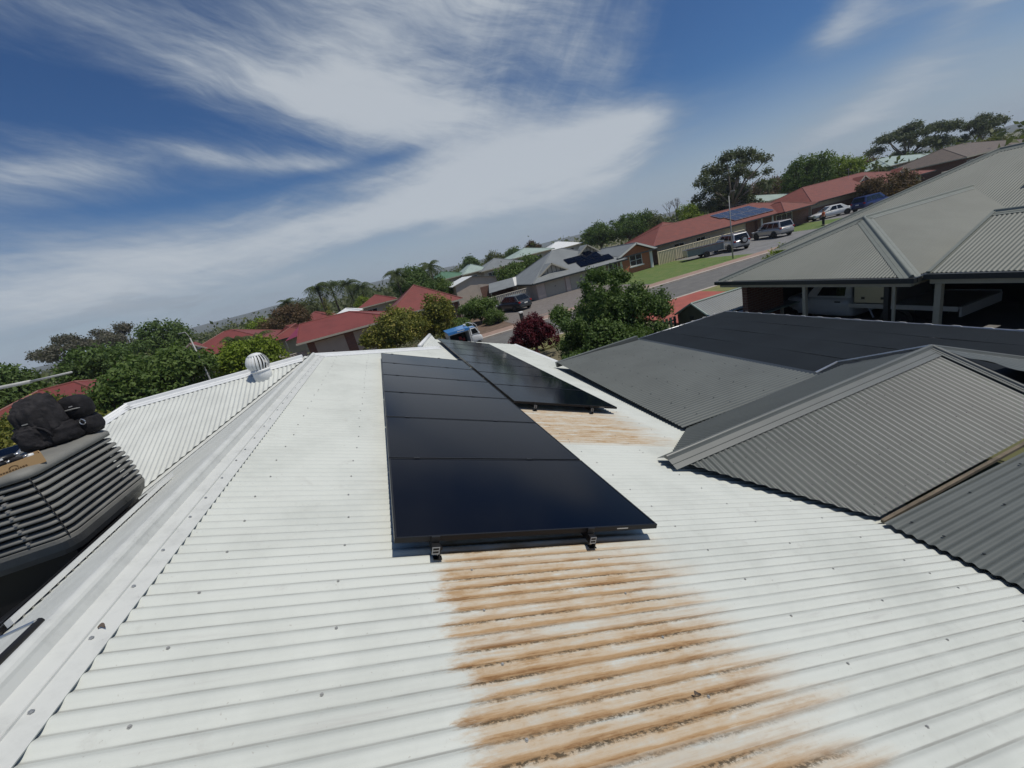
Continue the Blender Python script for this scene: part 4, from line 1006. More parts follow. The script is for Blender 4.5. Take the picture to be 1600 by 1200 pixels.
window(h4, (27.45, 41.3, .85), 1.5, 1.1, -1, mull=1, rows=2)
MB().b6(27.25, 29.15, 41.16, 41.29, .66, .78).build('window_sill', 'trim', h4)
roller_door(h4, 16.6, 18.9, 41.0, .08, 1.70); roller_door(h4, 19.6, 21.9, 41.0, .08, 1.70)
for x0, x1 in ((15.6, 16.5), (19.0, 19.5), (22.0, 22.6)): MB().b6(x0, x1, 40.88, 40.995, 0, 1.84).build('pier', 'pinkcream', h4)
MB().b6(22.7, 25.9, 40.94, 40.996, .05, 1.8).build('porch_wall', 'brownbrick', h4)
window(h4, (23.0, 40.94, .6), .9, 1.1, -1); window(h4, (24.4, 40.94, .6), 1.1, 1.1, -1)
gablet(h4, 18.0, 41.6, 2.40, 3.4, .95, 2.0, 'greyroof', 'cream'); gablet(h4, 23.6, 43.6, 3.35, 2.8, .90, 1.5, 'greyroof', 'cream')
sa = thing('rooftop_solar', 'black solar panels on the grey-roofed house across the street', 'solar panels', (22.5, 42.5, 2.6))
kk = (4.55 - 1.86) / 5.1; zz = lambda y: 1.86 + kk * (y - 40.5) + .10
for i, (xx, y0) in enumerate([(20.3 + 1.05 * j, 42.15) for j in range(4)] + [(19.4 + 1.05 * j, 43.2) for j in range(0)] + [(21.2 + 1.05 * j, 41.05) for j in range(4)] + [(22.9, 43.2)]):
    MB().slab([(xx, y0, zz(y0)), (xx + 1.0, y0, zz(y0)), (xx + 1.0, y0 + 1.02, zz(y0 + 1.02)), (xx, y0 + 1.02, zz(y0 + 1.02))], .04).build('solar_panel', 'cell', sa)
pg = thing('striped_pergola', 'low pergola with cream and grey roof stripes behind the dark hatchback', 'pergola', (15, 50, 0))
for k in range(8):
    x0 = 11.6 + k * 1.05
    MB().slab([(x0, 45.4, 1.75 + .02 * k), (x0 + 1.05, 45.4, 1.75 + .02 * k), (x0 + 1.05 + 1.2, 49.2, 2.55), (x0 + 1.2, 49.2, 2.55)], .04).build('roof_strip', 'trim' if k in (3, 5, 7) else 'greyroof', pg)
for xx in (11.8, 15.0): MB().b6(xx, xx + .1, 45.5, 45.6, 0, 1.75).build('post', 'post', pg)
MB().b6(11.6, 18.5, 49.0, 49.1, 0, 2.4).build('back_wall', 'brownbrick', pg)

def panel_fence(name, label, x0, x1, y, h_, mt, posts=2.4, ribs=True, y1=None, cap=None, group=None):
    y1 = y if y1 is None else y1
    f = thing(name, label, 'fence', ((x0 + x1) / 2, (y + y1) / 2, 0), 0, group)
    L_ = math.hypot(x1 - x0, y1 - y); a = math.atan2(y1 - y, x1 - x0); n = max(1, round(L_ / posts))
    for k in range(n):
        t0, t1 = k / n, (k + 1) / n; m = MB(); nr = int(L_ / n / .2)
        c = lambda t: Vector((x0 + (x1 - x0) * t, y + (y1 - y) * t, 0))
        V = []; F = []
        for i in range(nr * 4 + 1):
            t = t0 + (t1 - t0) * i / (nr * 4); p = c(t); o_ = .02 * (1 if i % 4 in (1, 2) else -1)
            q = p + Vector((math.sin(a), -math.cos(a), 0)) * o_
            V += [q + Vector((0, 0, .05)), q + Vector((0, 0, h_))]
            if i: F.append((2 * i - 2, 2 * i, 2 * i + 1, 2 * i - 1))
        m.raw(V, F).build('fence_panel', mt, f)
        MB().tube([c(t0) + Vector((0, 0, h_)), c(t1) + Vector((0, 0, h_))], .035, 4).build('top_rail', cap or mt, f)
    for k in range(n + 1):
        p = Vector((x0 + (x1 - x0) * k / n, y + (y1 - y) * k / n, 0)); MB().box((p.x, p.y, h_ / 2 + .04), (.07, .07, h_ + .08)).build('post', cap or mt, f)
    return f
panel_fence('steel_fence', 'grey-cream ribbed fence behind the dark hatchback', 7.0, 15.0, 42.4, 1.5, 'fence2', y1=42.0)
panel_fence('steel_fence', 'cream ribbed fence running from the orange gable to the silver four-wheel drive', 31.4, 43.0, 41.6, 1.55, 'fence', 2.4, y1=40.4)
cp = thing('carport_canopy', 'small pale flat canopy between the orange gable and the cream fence', 'canopy', (35.0, 45, 0))
MB().slab([(33.4, 43.6, 2.05), (36.2, 43.6, 2.15), (36.2, 46.5, 2.25), (33.4, 46.5, 2.15)], .12).build('roof', 'whitem', cp)
for xx in (33.5, 36.1): MB().b6(xx, xx + .08, 43.7, 43.78, 0, 2.0).build('post', 'post', cp)

# ---- H5: long red tiled house
h5 = thing('long_red_house', 'long red-tiled house with solar panels, behind the two silver vehicles', 'house', (44, 47, 0))
MB().b6(32.5, 47.5, 43.0, 51.8, 0, 2.25).build('wall', 'cream', h5)
MB().b6(47.5, 56.2, 42.6, 51.8, 0, 2.25).build('wall', 'brownbrick', h5)
hip(h5, 31.2, 57.0, 41.9, 52.3, 2.30, 4.12, 'redtile', 'redcap', gut='gutter')
hip(h5, 34.0, 41.5, 44.4, 52.0, 2.9, 4.55, 'redtile', 'redcap', gut='redcap')
hip(h5, 50.0, 55.2, 40.9, 47.0, 2.28, 3.45, 'redtile', 'redcap', ra='y')
roller_door(h5, 42.6, 45.6, 43.0, .1, 2.0, 'fence')
window(h5, (50.6, 42.6, .5), 2.6, 1.45, -1, mull=2); window(h5, (38.2, 43.0, .7), 1.3, 1.1, -1); window(h5, (34.9, 43.0, .8), 1.4, 1.0, -1)
MB().b6(46.5, 47.3, 42.96, 42.996, .1, 2.05).build('door', 'brownbrick', h5)
for xx in (47.6, 49.4): MB().b6(xx, xx + .14, 42.1, 42.24, 0, 2.2).build('porch_post', 'trim', h5)
MB().b6(46.0, 47.45, 42.94, 42.99, .05, 2.2).build('porch_wall', 'brownbrick', h5)
s5 = thing('rooftop_solar', 'blue-grey grid of solar panels on the long red-tiled roof', 'solar panels', (47.5, 44.5, 3))
k5 = (4.12 - 2.30) / 5.2; z5 = lambda y: 2.30 + k5 * (y - 41.9) + .14
M['cell2'] = mat('blue_grey_solar_cells', (.045, .055, .085), .12, spec=.6)
for j in range(2):
    for i in range(5):
        x0, y0 = 43.6 + i * 1.30 + (.5 if j == 0 else 0), 42.75 + j * 1.75
        pn = MB().slab([(x0, y0, z5(y0)), (x0 + 1.24, y0, z5(y0)), (x0 + 1.24, y0 + 1.68, z5(y0 + 1.68)), (x0, y0 + 1.68, z5(y0 + 1.68))], .04).build('solar_panel', 'alu', s5)
        gl = MB().slab([(x0 + .05, y0 + .05, z5(y0 + .05) + .012), (x0 + 1.19, y0 + .05, z5(y0 + .05) + .012), (x0 + 1.19, y0 + 1.63, z5(y0 + 1.63) + .012), (x0 + .05, y0 + 1.63, z5(y0 + 1.63) + .012)], .01)
        shift(gl, -org(s5)); gl.build('glass', 'cell2', pn, world=False)
# ---- H6 farther red-tiled house
h6 = thing('far_red_house', 'farther red-tiled house with white gable trims, above the blue car', 'house', (71, 50, 0))
MB().b6(59.8, 82.5, 45.0, 55.5, 0, 2.2).build('wall', 'cream', h6)
MB().b6(60.0, 70.0, 44.9, 44.99, .0, 1.4).build('brick_dado', 'brownbrick', h6)
hip(h6, 58.8, 83.8, 44.0, 56.2, 2.25, 4.45, 'redtile', 'redcap')
gablet(h6, 73.0, 46.9, 3.2, 2.4, .75, 1.5, 'redtile', 'trim'); gablet(h6, 79.5, 45.8, 3.0, 2.4, .75, 1.5, 'redtile', 'trim')
window(h6, (76.0, 45.0, .6), 2.2, 1.2, -1); window(h6, (80.5, 45.0, .4), 1.4, 1.5, -1)
antenna(73.0, 49.0, 4.1, 'aerial on the farther red-tiled roof, nearest the bright green tree')
antenna(79.0, 48.6, 3.9, 'aerial on the farther red-tiled roof, above the brown bush')

# ---- H2: red house with two pale garage doors, centre left
h2 = thing('red_garage_house', 'red-roofed brick house with two beige garage doors, beyond the white ridge', 'house', (0, 42, 0))
MB().b6(-7.0, .4, 38.5, 45.4, 0, 2.36).build('wall', 'brownbrick', h2)
hip(h2, -7.6, 1.0, 37.9, 46.1, 2.42, 3.75, 'redroof', 'redroof', ('x0',), gut='fascia', ra='x')
gable_wall(h2, [(-7.2, 38.5, 2.36), (-7.2, 45.4, 2.36), (-7.2, 41.95, 3.65)], (.1, 0, 0), 'cream')
MB().b6(.4, 7.0, 40.5, 47.6, 0, 2.3).build('wall', 'brownbrick', h2)
hip(h2, -.2, 7.5, 40.0, 48.2, 2.36, 4.62, 'redroof', 'redcap', gut='fascia', ra='y')
roller_door(h2, -6.4, -3.9, 38.5, .05, 2.12, 'cream'); roller_door(h2, -3.1, -.6, 38.5, .05, 2.12, 'cream')
window(h2, (5.2, 40.5, .55), 1.3, 1.45, -1, mull=1); window(h2, (2.0, 40.5, .55), 1.3, 1.45, -1, mull=1)
ss = thing('shade_sail', 'maroon shade sail left of the red garage roof', 'shade sail', (-9, 47, 0))
MB().slab([(-10.2, 46.2, 2.35), (-6.0, 47.0, 2.95), (-6.2, 50.5, 3.35), (-9.2, 50.0, 3.3)], .03).build('sail', 'magenta', ss)
for p in ((-10.2, 46.2, 2.35), (-6.0, 47.0, 2.95), (-9.2, 50.0, 3.3)): MB().tube([(p[0], p[1], 0), p], .04, 6).build('post', 'silver', ss)
panel_fence('steel_fence', 'short pale grey fence beside the red garage, next to the roof vent', -10.4, -7.3, 38.2, 1.62, 'fence2', 1.5, y1=38.6)
cv = thing('covered_caravan', 'white-roofed caravan half hidden behind the lime green tree', 'caravan', (-12.2, 43, 0))
MB().prism([(-13.4, 42, .5), (-13.4, 42, 1.9), (-12.9, 42, 2.35), (-10.9, 42, 2.45), (-10.6, 42, 1.9), (-10.6, 42, .5)], (0, 2.1, 0)).build('body', 'whitem', cv, bevel=.06)
MB().b6(-12.8, -11.6, 41.97, 41.998, 1.35, 1.9).build('window', 'win', cv)
for xx in (-12.6, -11.4): MB().lathe([(.30, -.1), (.30, .1)], (xx, 42.0, .3), 16, 'Y').build('wheel', 'tyre', cv)
# ---- H1 and H0 at the left
h1 = thing('left_red_house', 'red-roofed house with a white gable fan, behind the left street lamp', 'house', (-18, 57, 0))
MB().b6(-22.6, -13.2, 52.8, 61.6, 0, 2.5).build('wall', 'cream', h1)
hip(h1, -23.6, -12.6, 52.0, 62.2, 2.60, 4.62, 'redroof', 'redcap')
gablet(h1, -21.2, 54.2, 3.42, 2.8, .85, 1.5, 'redroof', 'trim')
hip(h1, -13.4, -8.6, 52.6, 58.6, 2.3, 3.5, 'redroof', 'redcap', ra='x')
MB().b6(-13.1, -9.0, 53.2, 58.2, 0, 2.25).build('wall', 'cream', h1)
antenna(-16.6, 56.2, 4.4, 'aerial on the left red roof above the lime green tree')
h0 = thing('hidden_red_house', 'low red-roofed cream house behind the bags and the big left hedge tree', 'house', (-20.5, 30, 0))
MB().b6(-22.8, -15.4, 27.6, 33.0, 0, 2.7).build('wall', 'cream', h0)
hip(h0, -23.5, -14.8, 26.9, 33.8, 2.85, 4.2, 'redroof', 'redcap')
for xx in (-16.6, -18.2): MB().b6(xx, xx + .25, 27.45, 27.59, 0, 2.7).build('brick_pier', 'brownbrick', h0)
MB().slab([(-16.5, 24.0, 1.7), (-13.0, 24.0, 1.7), (-13.0, 27.0, 2.0), (-16.5, 27.0, 2.0)], .06).build('lean_to_roof', 'redroof', h0)
# ---- middle distance: sheds and roofs
h3 = thing('cream_gabled_shed', 'cream shed with a white-edged low gable, left of the grey gabled house', 'shed', (13.4, 60, 0))
MB().prism([(10.6, 60, 0), (17.0, 60, 0), (17.0, 60, 2.75), (13.4, 60, 3.55), (10.6, 60, 2.9)], (0, 7, 0)).build('wall', 'pinkcream', h3)
MB().slab([(10.1, 59.7, 2.85), (13.4, 59.7, 3.68), (13.4, 67.2, 3.68), (10.1, 67.2, 2.85)], .06).build('roof_slope', 'whitem', h3)
MB().slab([(17.4, 59.7, 2.72), (13.4, 59.7, 3.68), (13.4, 67.2, 3.68), (17.4, 67.2, 2.72)], .06).build('roof_slope', 'greyroof', h3)
roller_door(h3, 14.0, 16.4, 60, .1, 2.4, 'pinkcream')
far = [
 ('green_roofed_house', 'green-roofed house with skylights behind the cream shed', 8.5, 16.5, 76, 84, 3.9, 5.25, 'greenroof', 'cream'),
 ('grey_green_house', 'house with a grey-green hip roof, left of the dark solar roof', 15.0, 20.0, 74, 82, 3.9, 5.3, 'paleroof', 'cream'),
 ('dark_solar_house', 'house under a dark slate hip roof beyond the striped pergola', 18.0, 26.0, 72, 80, 3.7, 5.35, 'greyroof', 'cream'),
 ('mint_roofed_house', 'mint green roofed house right of the dark slate roof', 27.5, 37.0, 82, 92, 4.4, 5.9, 'paleroof', 'cream'),
 ('white_far_house', 'white-walled house with a pale roof above the grey gabled house', 38.0, 47.0, 88, 96, 4.0, 5.5, 'whitem', 'trim'),
 ('pale_roof_house', 'house with a pale green-grey roof behind the long red roof', 72.0, 84.0, 66, 76, 3.4, 4.9, 'paleroof', 'trim'),
 ('white_shed_house', 'white-roofed shed beside the big gum tree trunk', 66.0, 72.0, 64, 70, 3.6, 4.9, 'whitem', 'trim'),
 ('sage_roof_house', 'broad sage green roof right of the bright green tree', 104.0, 120.0, 62, 74, 4.2, 6.0, 'paleroof', 'cream'),
 ('brown_tiled_house', 'brown-tiled house at the far right edge, under the gums', 93.0, 112.0, 45, 58, 2.9, 5.0, 'brownroof', 'brownbrick'),
 ('tiny_red_house', 'small red roof between the palms and the red garage roof', -3.5, 2.5, 66, 73, 3.0, 4.3, 'redroof', 'cream'),
 ('distant_red_house', 'distant red roof left of the yellow conifer', -14.0, -8.5, 76, 83, 2.6, 3.9, 'redroof', 'cream'),
 ('white_flat_house', 'low white roof peeping over the red garage roof', -6.8, -2.8, 60, 64, 2.9, 3.6, 'whitem', 'trim'),
]
for nm, lab, x0, x1, y0, y1, ze, zr, rm, wm in far:
    t = thing(nm, lab, 'house', ((x0 + x1) / 2, (y0 + y1) / 2, 0), 0, 'houses in the middle distance')
    MB().b6(x0 + .5, x1 - .5, y0 + .5, y1 - .5, 0, ze - .04).build('wall', wm, t)
    hip(t, x0, x1, y0, y1, ze, zr, rm, rm, gut='fascia')
    for k in range(max(1, int((x1 - x0) / 4))): window(t, (x0 + 1.2 + 4 * k, y0 + .5, ze - 1.7), 1.4, 1.1, -1)
panel_fence('steel_fence', 'long brown-grey fence in front of the brown-tiled house', 84.5, 112.0, 43.6, 1.7, 'fence2', 3.0)

# ================================================================== vehicles
def loft(stations, mt, name, parent, sub=1):
    """stations: (x, half width, z bottom, z top); a rounded car-body section at each"""
    sec = [(0, 0), (.80, 0), (.97, .14), (1, .42), (.985, .70), (.90, .95), (.70, 1.0), (0, 1.015)]
    prof = [(y, z) for y, z in sec] + [(-y, z) for y, z in reversed(sec[1:-1])]
    V = []; F = []; n = len(prof)
    for x, hw, z0, z1 in stations:
        V += [(x, hw * y, z0 + (z1 - z0) * z) for y, z in prof]
    for i in range(len(stations) - 1):
        for j in range(n): F.append((i * n + j, i * n + (j + 1) % n, (i + 1) * n + (j + 1) % n, (i + 1) * n + j))
    F.append(tuple(range(n))); F.append(tuple(range((len(stations) - 1) * n, len(stations) * n)))
    o = MB().raw(V, F).build(name, mt, parent, True, world=False)
    if sub: s = o.modifiers.new('sub', 'SUBSURF'); s.levels = sub; s.render_levels = sub
    return o
def wheel(parent, x, y, r, w_=.2):
    s = 1 if y > 0 else -1
    t = MB().lathe([(r * .62, -w_ / 2), (r * .95, -w_ / 2), (r, -w_ / 2 + .03), (r, w_ / 2 - .03), (r * .95, w_ / 2), (r * .62, w_ / 2)], (x, y, r), 22, 'Y').build('wheel', 'tyre', parent, False, world=False)
    rm = MB().lathe([(r * .64, s * w_ * .34), (r * .60, s * w_ * .44), (r * .2, s * w_ * .40), (0, s * w_ * .42)], (x, y, r), 22, 'Y')
    rm.build('rim', 'rim', t, world=False)
    sp = MB()
    for k in range(5):
        a = 2 * math.pi * k / 5; sp.box((x + r * .36 * math.cos(a), y + s * w_ * .455, r + r * .36 * math.sin(a)), (r * .42, .02, r * .10), 0, 0, -a)
    sp.build('spokes', 'gutter', t, world=False)
def cabin(parent, paint, base, roof, zb, zr, wb, wr, pillars):
    """greenhouse: base (x rear, x front), roof (x rear, x front); panes set just proud of it"""
    (b0, b1), (r0, r1) = base, roof
    V = [(b0, -wb, zb), (b0, wb, zb), (b1, wb, zb), (b1, -wb, zb), (r0, -wr, zr), (r0, wr, zr), (r1, wr, zr), (r1, -wr, zr)]
    o = MB().raw(V, [(0, 1, 5, 4), (2, 3, 7, 6), (1, 2, 6, 5), (3, 0, 4, 7), (4, 5, 6, 7)]).build('cabin', paint, parent, False, world=False, bevel=.05)
    def pane(A, B, C_, D, lo, hi, a, b):
        A, B, C_, D = map(Vector, (A, B, C_, D))                 # A-B bottom edge, D-C top edge
        q = lambda s, t: (A.lerp(B, s)).lerp(D.lerp(C_, s), t)
        P = [q(a, lo), q(b, lo), q(b, hi), q(a, hi)]; n = (P[1] - P[0]).cross(P[3] - P[0]).normalized()
        ctr = Vector(((b0 + b1) / 2, 0, (zb + zr) / 2))
        if n.dot(P[0] - ctr) < 0: n = -n
        MB().raw([p + n * .012 for p in P] + [p - n * .02 for p in P], [(0, 1, 2, 3), (0, 1, 5, 4), (1, 2, 6, 5), (2, 3, 7, 6), (3, 0, 4, 7)]).build('window', 'carglass', parent, world=False)
    pane(V[1], V[0], V[4], V[5], .10, .88, .07, .93)             # rear screen
    pane(V[2], V[3], V[7], V[6], .06, .90, .06, .94)             # windscreen
    for a, b in pillars:
        pane(V[1], V[2], V[6], V[5], .08, .86, a, b); pane(V[0], V[3], V[7], V[4], .08, .86, a, b)
def car(name, label, cat, paint, kind, loc, heading, plate=True):
    t = thing(name, label, cat, loc, heading, 'vehicles parked along the street')
    S = dict(
      hatch=dict(L=4.2, W=1.76, H=1.46, r=.31, st=[(-2.1, .70, .30, .72), (-2.0, .82, .24, .92), (-1.4, .88, .20, .95), (0, .88, .19, .93), (.9, .88, .20, .92), (1.6, .83, .22, .80), (2.0, .74, .26, .68), (2.1, .62, .30, .60)], base=(-1.95, 1.15), roof=(-1.35, .28), zb=.90, wb=.80, wr=.60, ax=(-1.28, 1.30), pil=[(.12, .42), (.46, .70), (.73, .90)]),
      suv=dict(L=4.8, W=1.9, H=1.72, r=.37, st=[(-2.4, .78, .42, .92), (-2.32, .90, .34, 1.08), (-1.5, .95, .28, 1.10), (0, .95, .27, 1.08), (1.0, .95, .28, 1.06), (1.8, .90, .30, .98), (2.3, .80, .34, .84), (2.4, .68, .40, .72)], base=(-2.28, 1.30), roof=(-2.02, .48), zb=1.06, wb=.86, wr=.70, ax=(-1.42, 1.45), pil=[(.06, .30), (.33, .58), (.61, .86)]),
      sedan=dict(L=4.8, W=1.84, H=1.46, r=.33, st=[(-2.4, .74, .34, .82), (-2.3, .86, .28, .96), (-1.5, .91, .22, .98), (0, .91, .21, .92), (.9, .91, .22, .90), (1.8, .86, .24, .82), (2.3, .76, .28, .70), (2.4, .62, .32, .60)], base=(-1.75, 1.20), roof=(-.95, .30), zb=.90, wb=.82, wr=.62, ax=(-1.45, 1.45), pil=[(.22, .46), (.50, .80)]),
    )[kind]
    loft(S['st'], paint, 'body', t)
    cabin(t, paint, S['base'], S['roof'], S['zb'], S['H'], S['wb'], S['wr'], S['pil'])
    W2 = S['W'] / 2; r = S['r']
    for ax in S['ax']:
        for s in (-1, 1):
            MB().lathe([(r * 1.16, -.02), (r * 1.16, .012)], (ax, s * (W2 - .012), r + .01), 22, 'Y').build('wheel_arch', 'gutter', t, world=False)
            wheel(t, ax, s * (W2 - .07), r)
    xr, xf = S['st'][0][0], S['st'][-1][0]; zl = S['zb']
    for s in (-1, 1):
        MB().box((xr + .10, s * (W2 - .20), zl - .10), (.14, .22, .16)).build('tail_lamp', 'lampred', t, world=False, bevel=.03)
        MB().box((xf - .16, s * (W2 - .26), zl - .24), (.20, .30, .13)).build('headlamp', 'lampclear', t, world=False, bevel=.03)
        MB().box((S['base'][1] - .42, s * (W2 + .06), zl + .08), (.10, .16, .12)).build('door_mirror', paint, t, world=False, bevel=.03)
        for hx_ in (-.55, .35): MB().box((hx_, s * (W2 + .004), zl - .14), (.16, .03, .03)).build('door_handle', 'gutter', t, world=False)
    MB().box((xr + .06, 0, .40), (.16, W2 * 1.5, .16)).build('rear_bumper', 'gutter' if paint != 'whitep' else paint, t, world=False, bevel=.04)
    MB().box((xf - .07, 0, .36), (.16, W2 * 1.4, .16)).build('front_bumper', 'gutter', t, world=False, bevel=.04)
    MB().box((xr - .005, 0, zl - .22), (.02, .38, .11)).build('number_plate', 'plate', t, world=False)
    return t
Gd = .08
car('parked_hatchback', 'charcoal hatchback parked in front of the grey-cream fence', 'car', 'charcoal', 'hatch', (11.9, 38.4, Gd), R(108))
c4 = car('four_wheel_drive', 'silver four-wheel drive with a spare wheel on its tail, beside the street lamp', 'car', 'silverpaint', 'suv', (37.3, 37.0, Gd), R(73))
c4w = MB().lathe([(.20, -.11), (.36, -.11), (.38, -.07), (.38, .07), (.36, .11), (.20, .11)], (0, 0, 0), 22)
c4w.v = [(-2.50 + v[2], v[1] - .12, 1.02 + v[0]) for v in c4w.v]; sw = c4w.build('spare_wheel', 'tyre', c4, world=False)
c4r = MB().lathe([(.24, -.115), (.20, -.12), (0, -.12)], (0, 0, 0), 20); c4r.v = [(-2.50 + v[2], v[1] - .12, 1.02 + v[0]) for v in c4r.v]; c4r.build('rim', 'rim', sw, world=False)
for s in (-1, 1): MB().tube([(-1.9, s * .66, 1.77), (.4, s * .66, 1.77)], .025, 6).build('roof_rail', 'gutter', c4, world=False)
MB().box((1.9, 0, .95), (.5, .5, .1)).build('bonnet_scoop', 'silverpaint', c4, world=False, bevel=.03)
MB().tube([(1.1, -.93, .9), (1.0, -.93, 1.75), (1.1, -.93, 1.85)], .04, 6).build('snorkel', 'gutter', c4, world=False)
car('people_mover', 'long silver wagon parked at the cream garage of the long red house', 'car', 'champagne', 'suv', (44.2, 37.8, Gd), R(78))
car('white_sedan', 'white sedan on the drive behind the worker in orange', 'car', 'whitep', 'sedan', (57.9, 41.0, Gd), R(155))
car('blue_wagon', 'dark blue wagon parked by the big brown bush', 'car', 'bluep', 'suv', (61.6, 38.6, Gd), R(-2))
# ---- ute in the carport (faces +y)
ut = thing('white_ute', 'white tray-back ute with an aluminium canopy in the dark carport', 'ute', (14.45, 9.62, .45), R(90)); ut.scale = (.91,) * 3
loft([(.55, .84, .45, 1.05), (.62, .88, .40, 1.12), (1.3, .88, .40, 1.12), (1.9, .87, .42, 1.10), (2.5, .84, .46, 1.05), (2.62, .74, .50, .95)], 'whitep', 'bonnet', ut)
loft([(-.62, .84, .42, 1.10), (-.58, .88, .38, 1.16), (.2, .88, .38, 1.16), (.9, .88, .38, 1.14), (1.0, .86, .42, 1.12)], 'whitep', 'door_section', ut)
cabin(ut, 'whitep', (-.62, 1.02), (-.55, .45), 1.12, 1.86, .82, .70, [(.14, .74)])
MB().box((-2.05, 0, .92), (2.85, 1.9, .08)).build('tray', 'alu', ut, world=False, bevel=.01)
for s in (-1, 1): MB().box((-2.05, s * .96, .90), (2.85, .03, .14)).build('tray_side', 'whitep', ut, world=False)
MB().box((-3.5, 0, .80), (.05, 1.8, .28)).build('tail_board', 'whitep', ut, world=False)
MB().b6(-1.92, -.74, -.92, .92, .97, 1.95).build('canopy_box', 'alu', ut, world=False, bevel=.03)
for s in (-1, 1):
    MB().b6(-1.86, -.80, s * .923, s * .935, 1.02, 1.90).build('canopy_door', 'alu', ut, world=False)
    for xx in (-1.62, -1.05): MB().box((xx, s * .95, 1.16), (.09, .03, .07)).build('latch', 'gutter', ut, world=False)
for ax in (1.75, -1.95):
    for s in (-1, 1):
        wheel(ut, ax, s * .80, .38, .22)
        MB().lathe([(.46, -.02), (.46, .012)], (ax, s * .85, .42), 22, 'Y').build('wheel_arch', 'gutter', ut, world=False)
MB().box((2.68, 0, .55), (.14, 1.7, .2)).build('bull_bar', 'gutter', ut, world=False, bevel=.03)
for s in (-1, 1):
    MB().box((.95, s * 1.0, 1.22), (.10, .16, .18)).build('door_mirror', 'gutter', ut, world=False, bevel=.03)
    MB().box((-.2, s * .895, .98), (.18, .03, .04)).build('door_handle', 'gutter', ut, world=False)
    MB().tube([(-1.2, s * .9, .86), (-1.35, s * .9, .5)], .025, 6).build('step_bracket', 'silver', ut, world=False)
# ---- blue and white service truck, box open to this side
tr = thing('service_truck', 'small blue and white truck with an open dark box body, on the near street', 'truck', (4.15, 26.6, .02), R(4)); tr.scale = (.52, .55, .64)
bx = [(-1.6, 1.2), (-1.0, 1.0), (.55, 2.25)]
MB().b6(-1.55, 1.0, .95, 1.05, .55, 2.2).build('box_back', 'dark', tr, world=False)
MB().b6(-1.55, 1.0, -1.0, .95, .50, .60).build('box_floor', 'dark', tr, world=False)
MB().b6(-1.62, -1.55, -1.0, 1.05, .5, 2.22).build('box_end', 'whitep', tr, world=False)
MB().b6(1.0, 1.07, -1.0, 1.05, .5, 2.22).build('box_end', 'whitep', tr, world=False)
MB().slab([(-1.68, -1.08, 2.22), (1.12, -1.08, 2.22), (1.12, 1.1, 2.40), (-1.68, 1.1, 2.40)], .08).build('box_roof', 'trucksblue', tr, world=False)
MB().b6(-1.68, 1.12, -1.14, -1.085, 2.02, 2.28).build('roof_band', 'trucksblue', tr, world=False)
MB().b6(-1.55, 1.0, -1.05, -1.0, 1.94, 2.015).build('door_rail', 'whitep', tr, world=False)
MB().b6(-.5, .5, -1.146, -1.141, 2.12, 2.19).build('pale_stripe', 'trim', tr, world=False)
for i, xx in enumerate((-.9, .1, .5)): MB().box((xx, .6, 1.0 + .2 * (i % 2)), (.35, .3, .3)).build('red_toolbox', 'redp', tr, world=False, bevel=.02)
MB().box((.95, .2, 2.46), (.3, .35, .18)).build('roof_hatch', 'plate', tr, world=False, bevel=.03)
loft([(1.15, .86, .45, 1.35), (1.25, .92, .42, 1.45), (2.0, .92, .42, 1.42), (2.5, .88, .45, 1.2), (2.75, .78, .5, 1.0)], 'whitep', 'cab_body', tr)
cabin(tr, 'whitep', (1.2, 2.45), (1.28, 2.05), 1.38, 2.05, .86, .74, [(.15, .85)])
MB().box((1.66, 0, 2.085), (.7, 1.3, .06)).build('cab_roof', 'trucksblue', tr, world=False, bevel=.02)
for s in (-1, 1): MB().tube([(2.3, s * .8, 1.3), (2.2, s * .8, 2.2), (1.9, s * .8, 2.5), (1.3, s * .8, 2.55)], .03, 6).build('ladder_rack', 'whitem', tr, True, world=False)
for ax in (-.95, 2.0):
    for s in (-1, 1): wheel(tr, ax, s * .84, .33)
# ---- skip trailer by the lamp
sk = thing('skip_trailer', 'grey skip trailer with a white tailboard beside the silver four-wheel drive', 'trailer', (34.6, 37.6, Gd), R(-24))
MB().b6(-2.2, 1.5, -.85, -.80, .45, 1.15).build('side_panel', 'greyroof', sk, world=False); MB().b6(-2.2, 1.5, .80, .85, .45, 1.15).build('side_panel', 'silver', sk, world=False)
MB().b6(1.5, 1.56, -.9, .9, .40, 1.35).build('tailboard', 'whitem', sk, world=False); MB().b6(-2.26, -2.2, -.85, .85, .45, 1.15).build('front_panel', 'silver', sk, world=False)
MB().b6(-2.2, 1.5, -.8, .8, .42, .48).build('floor', 'gutter', sk, world=False)
MB().b6(-2.3, 1.6, -.90, -.86, 1.12, 1.2).build('top_rail', 'brownbrick', sk, world=False)
for s in (-1, 1): wheel(sk, -.3, s * .95, .32)
MB().tube([(-2.2, 0, .45), (-3.3, 0, .42)], .05, 6).build('drawbar', 'gutter', sk, world=False)

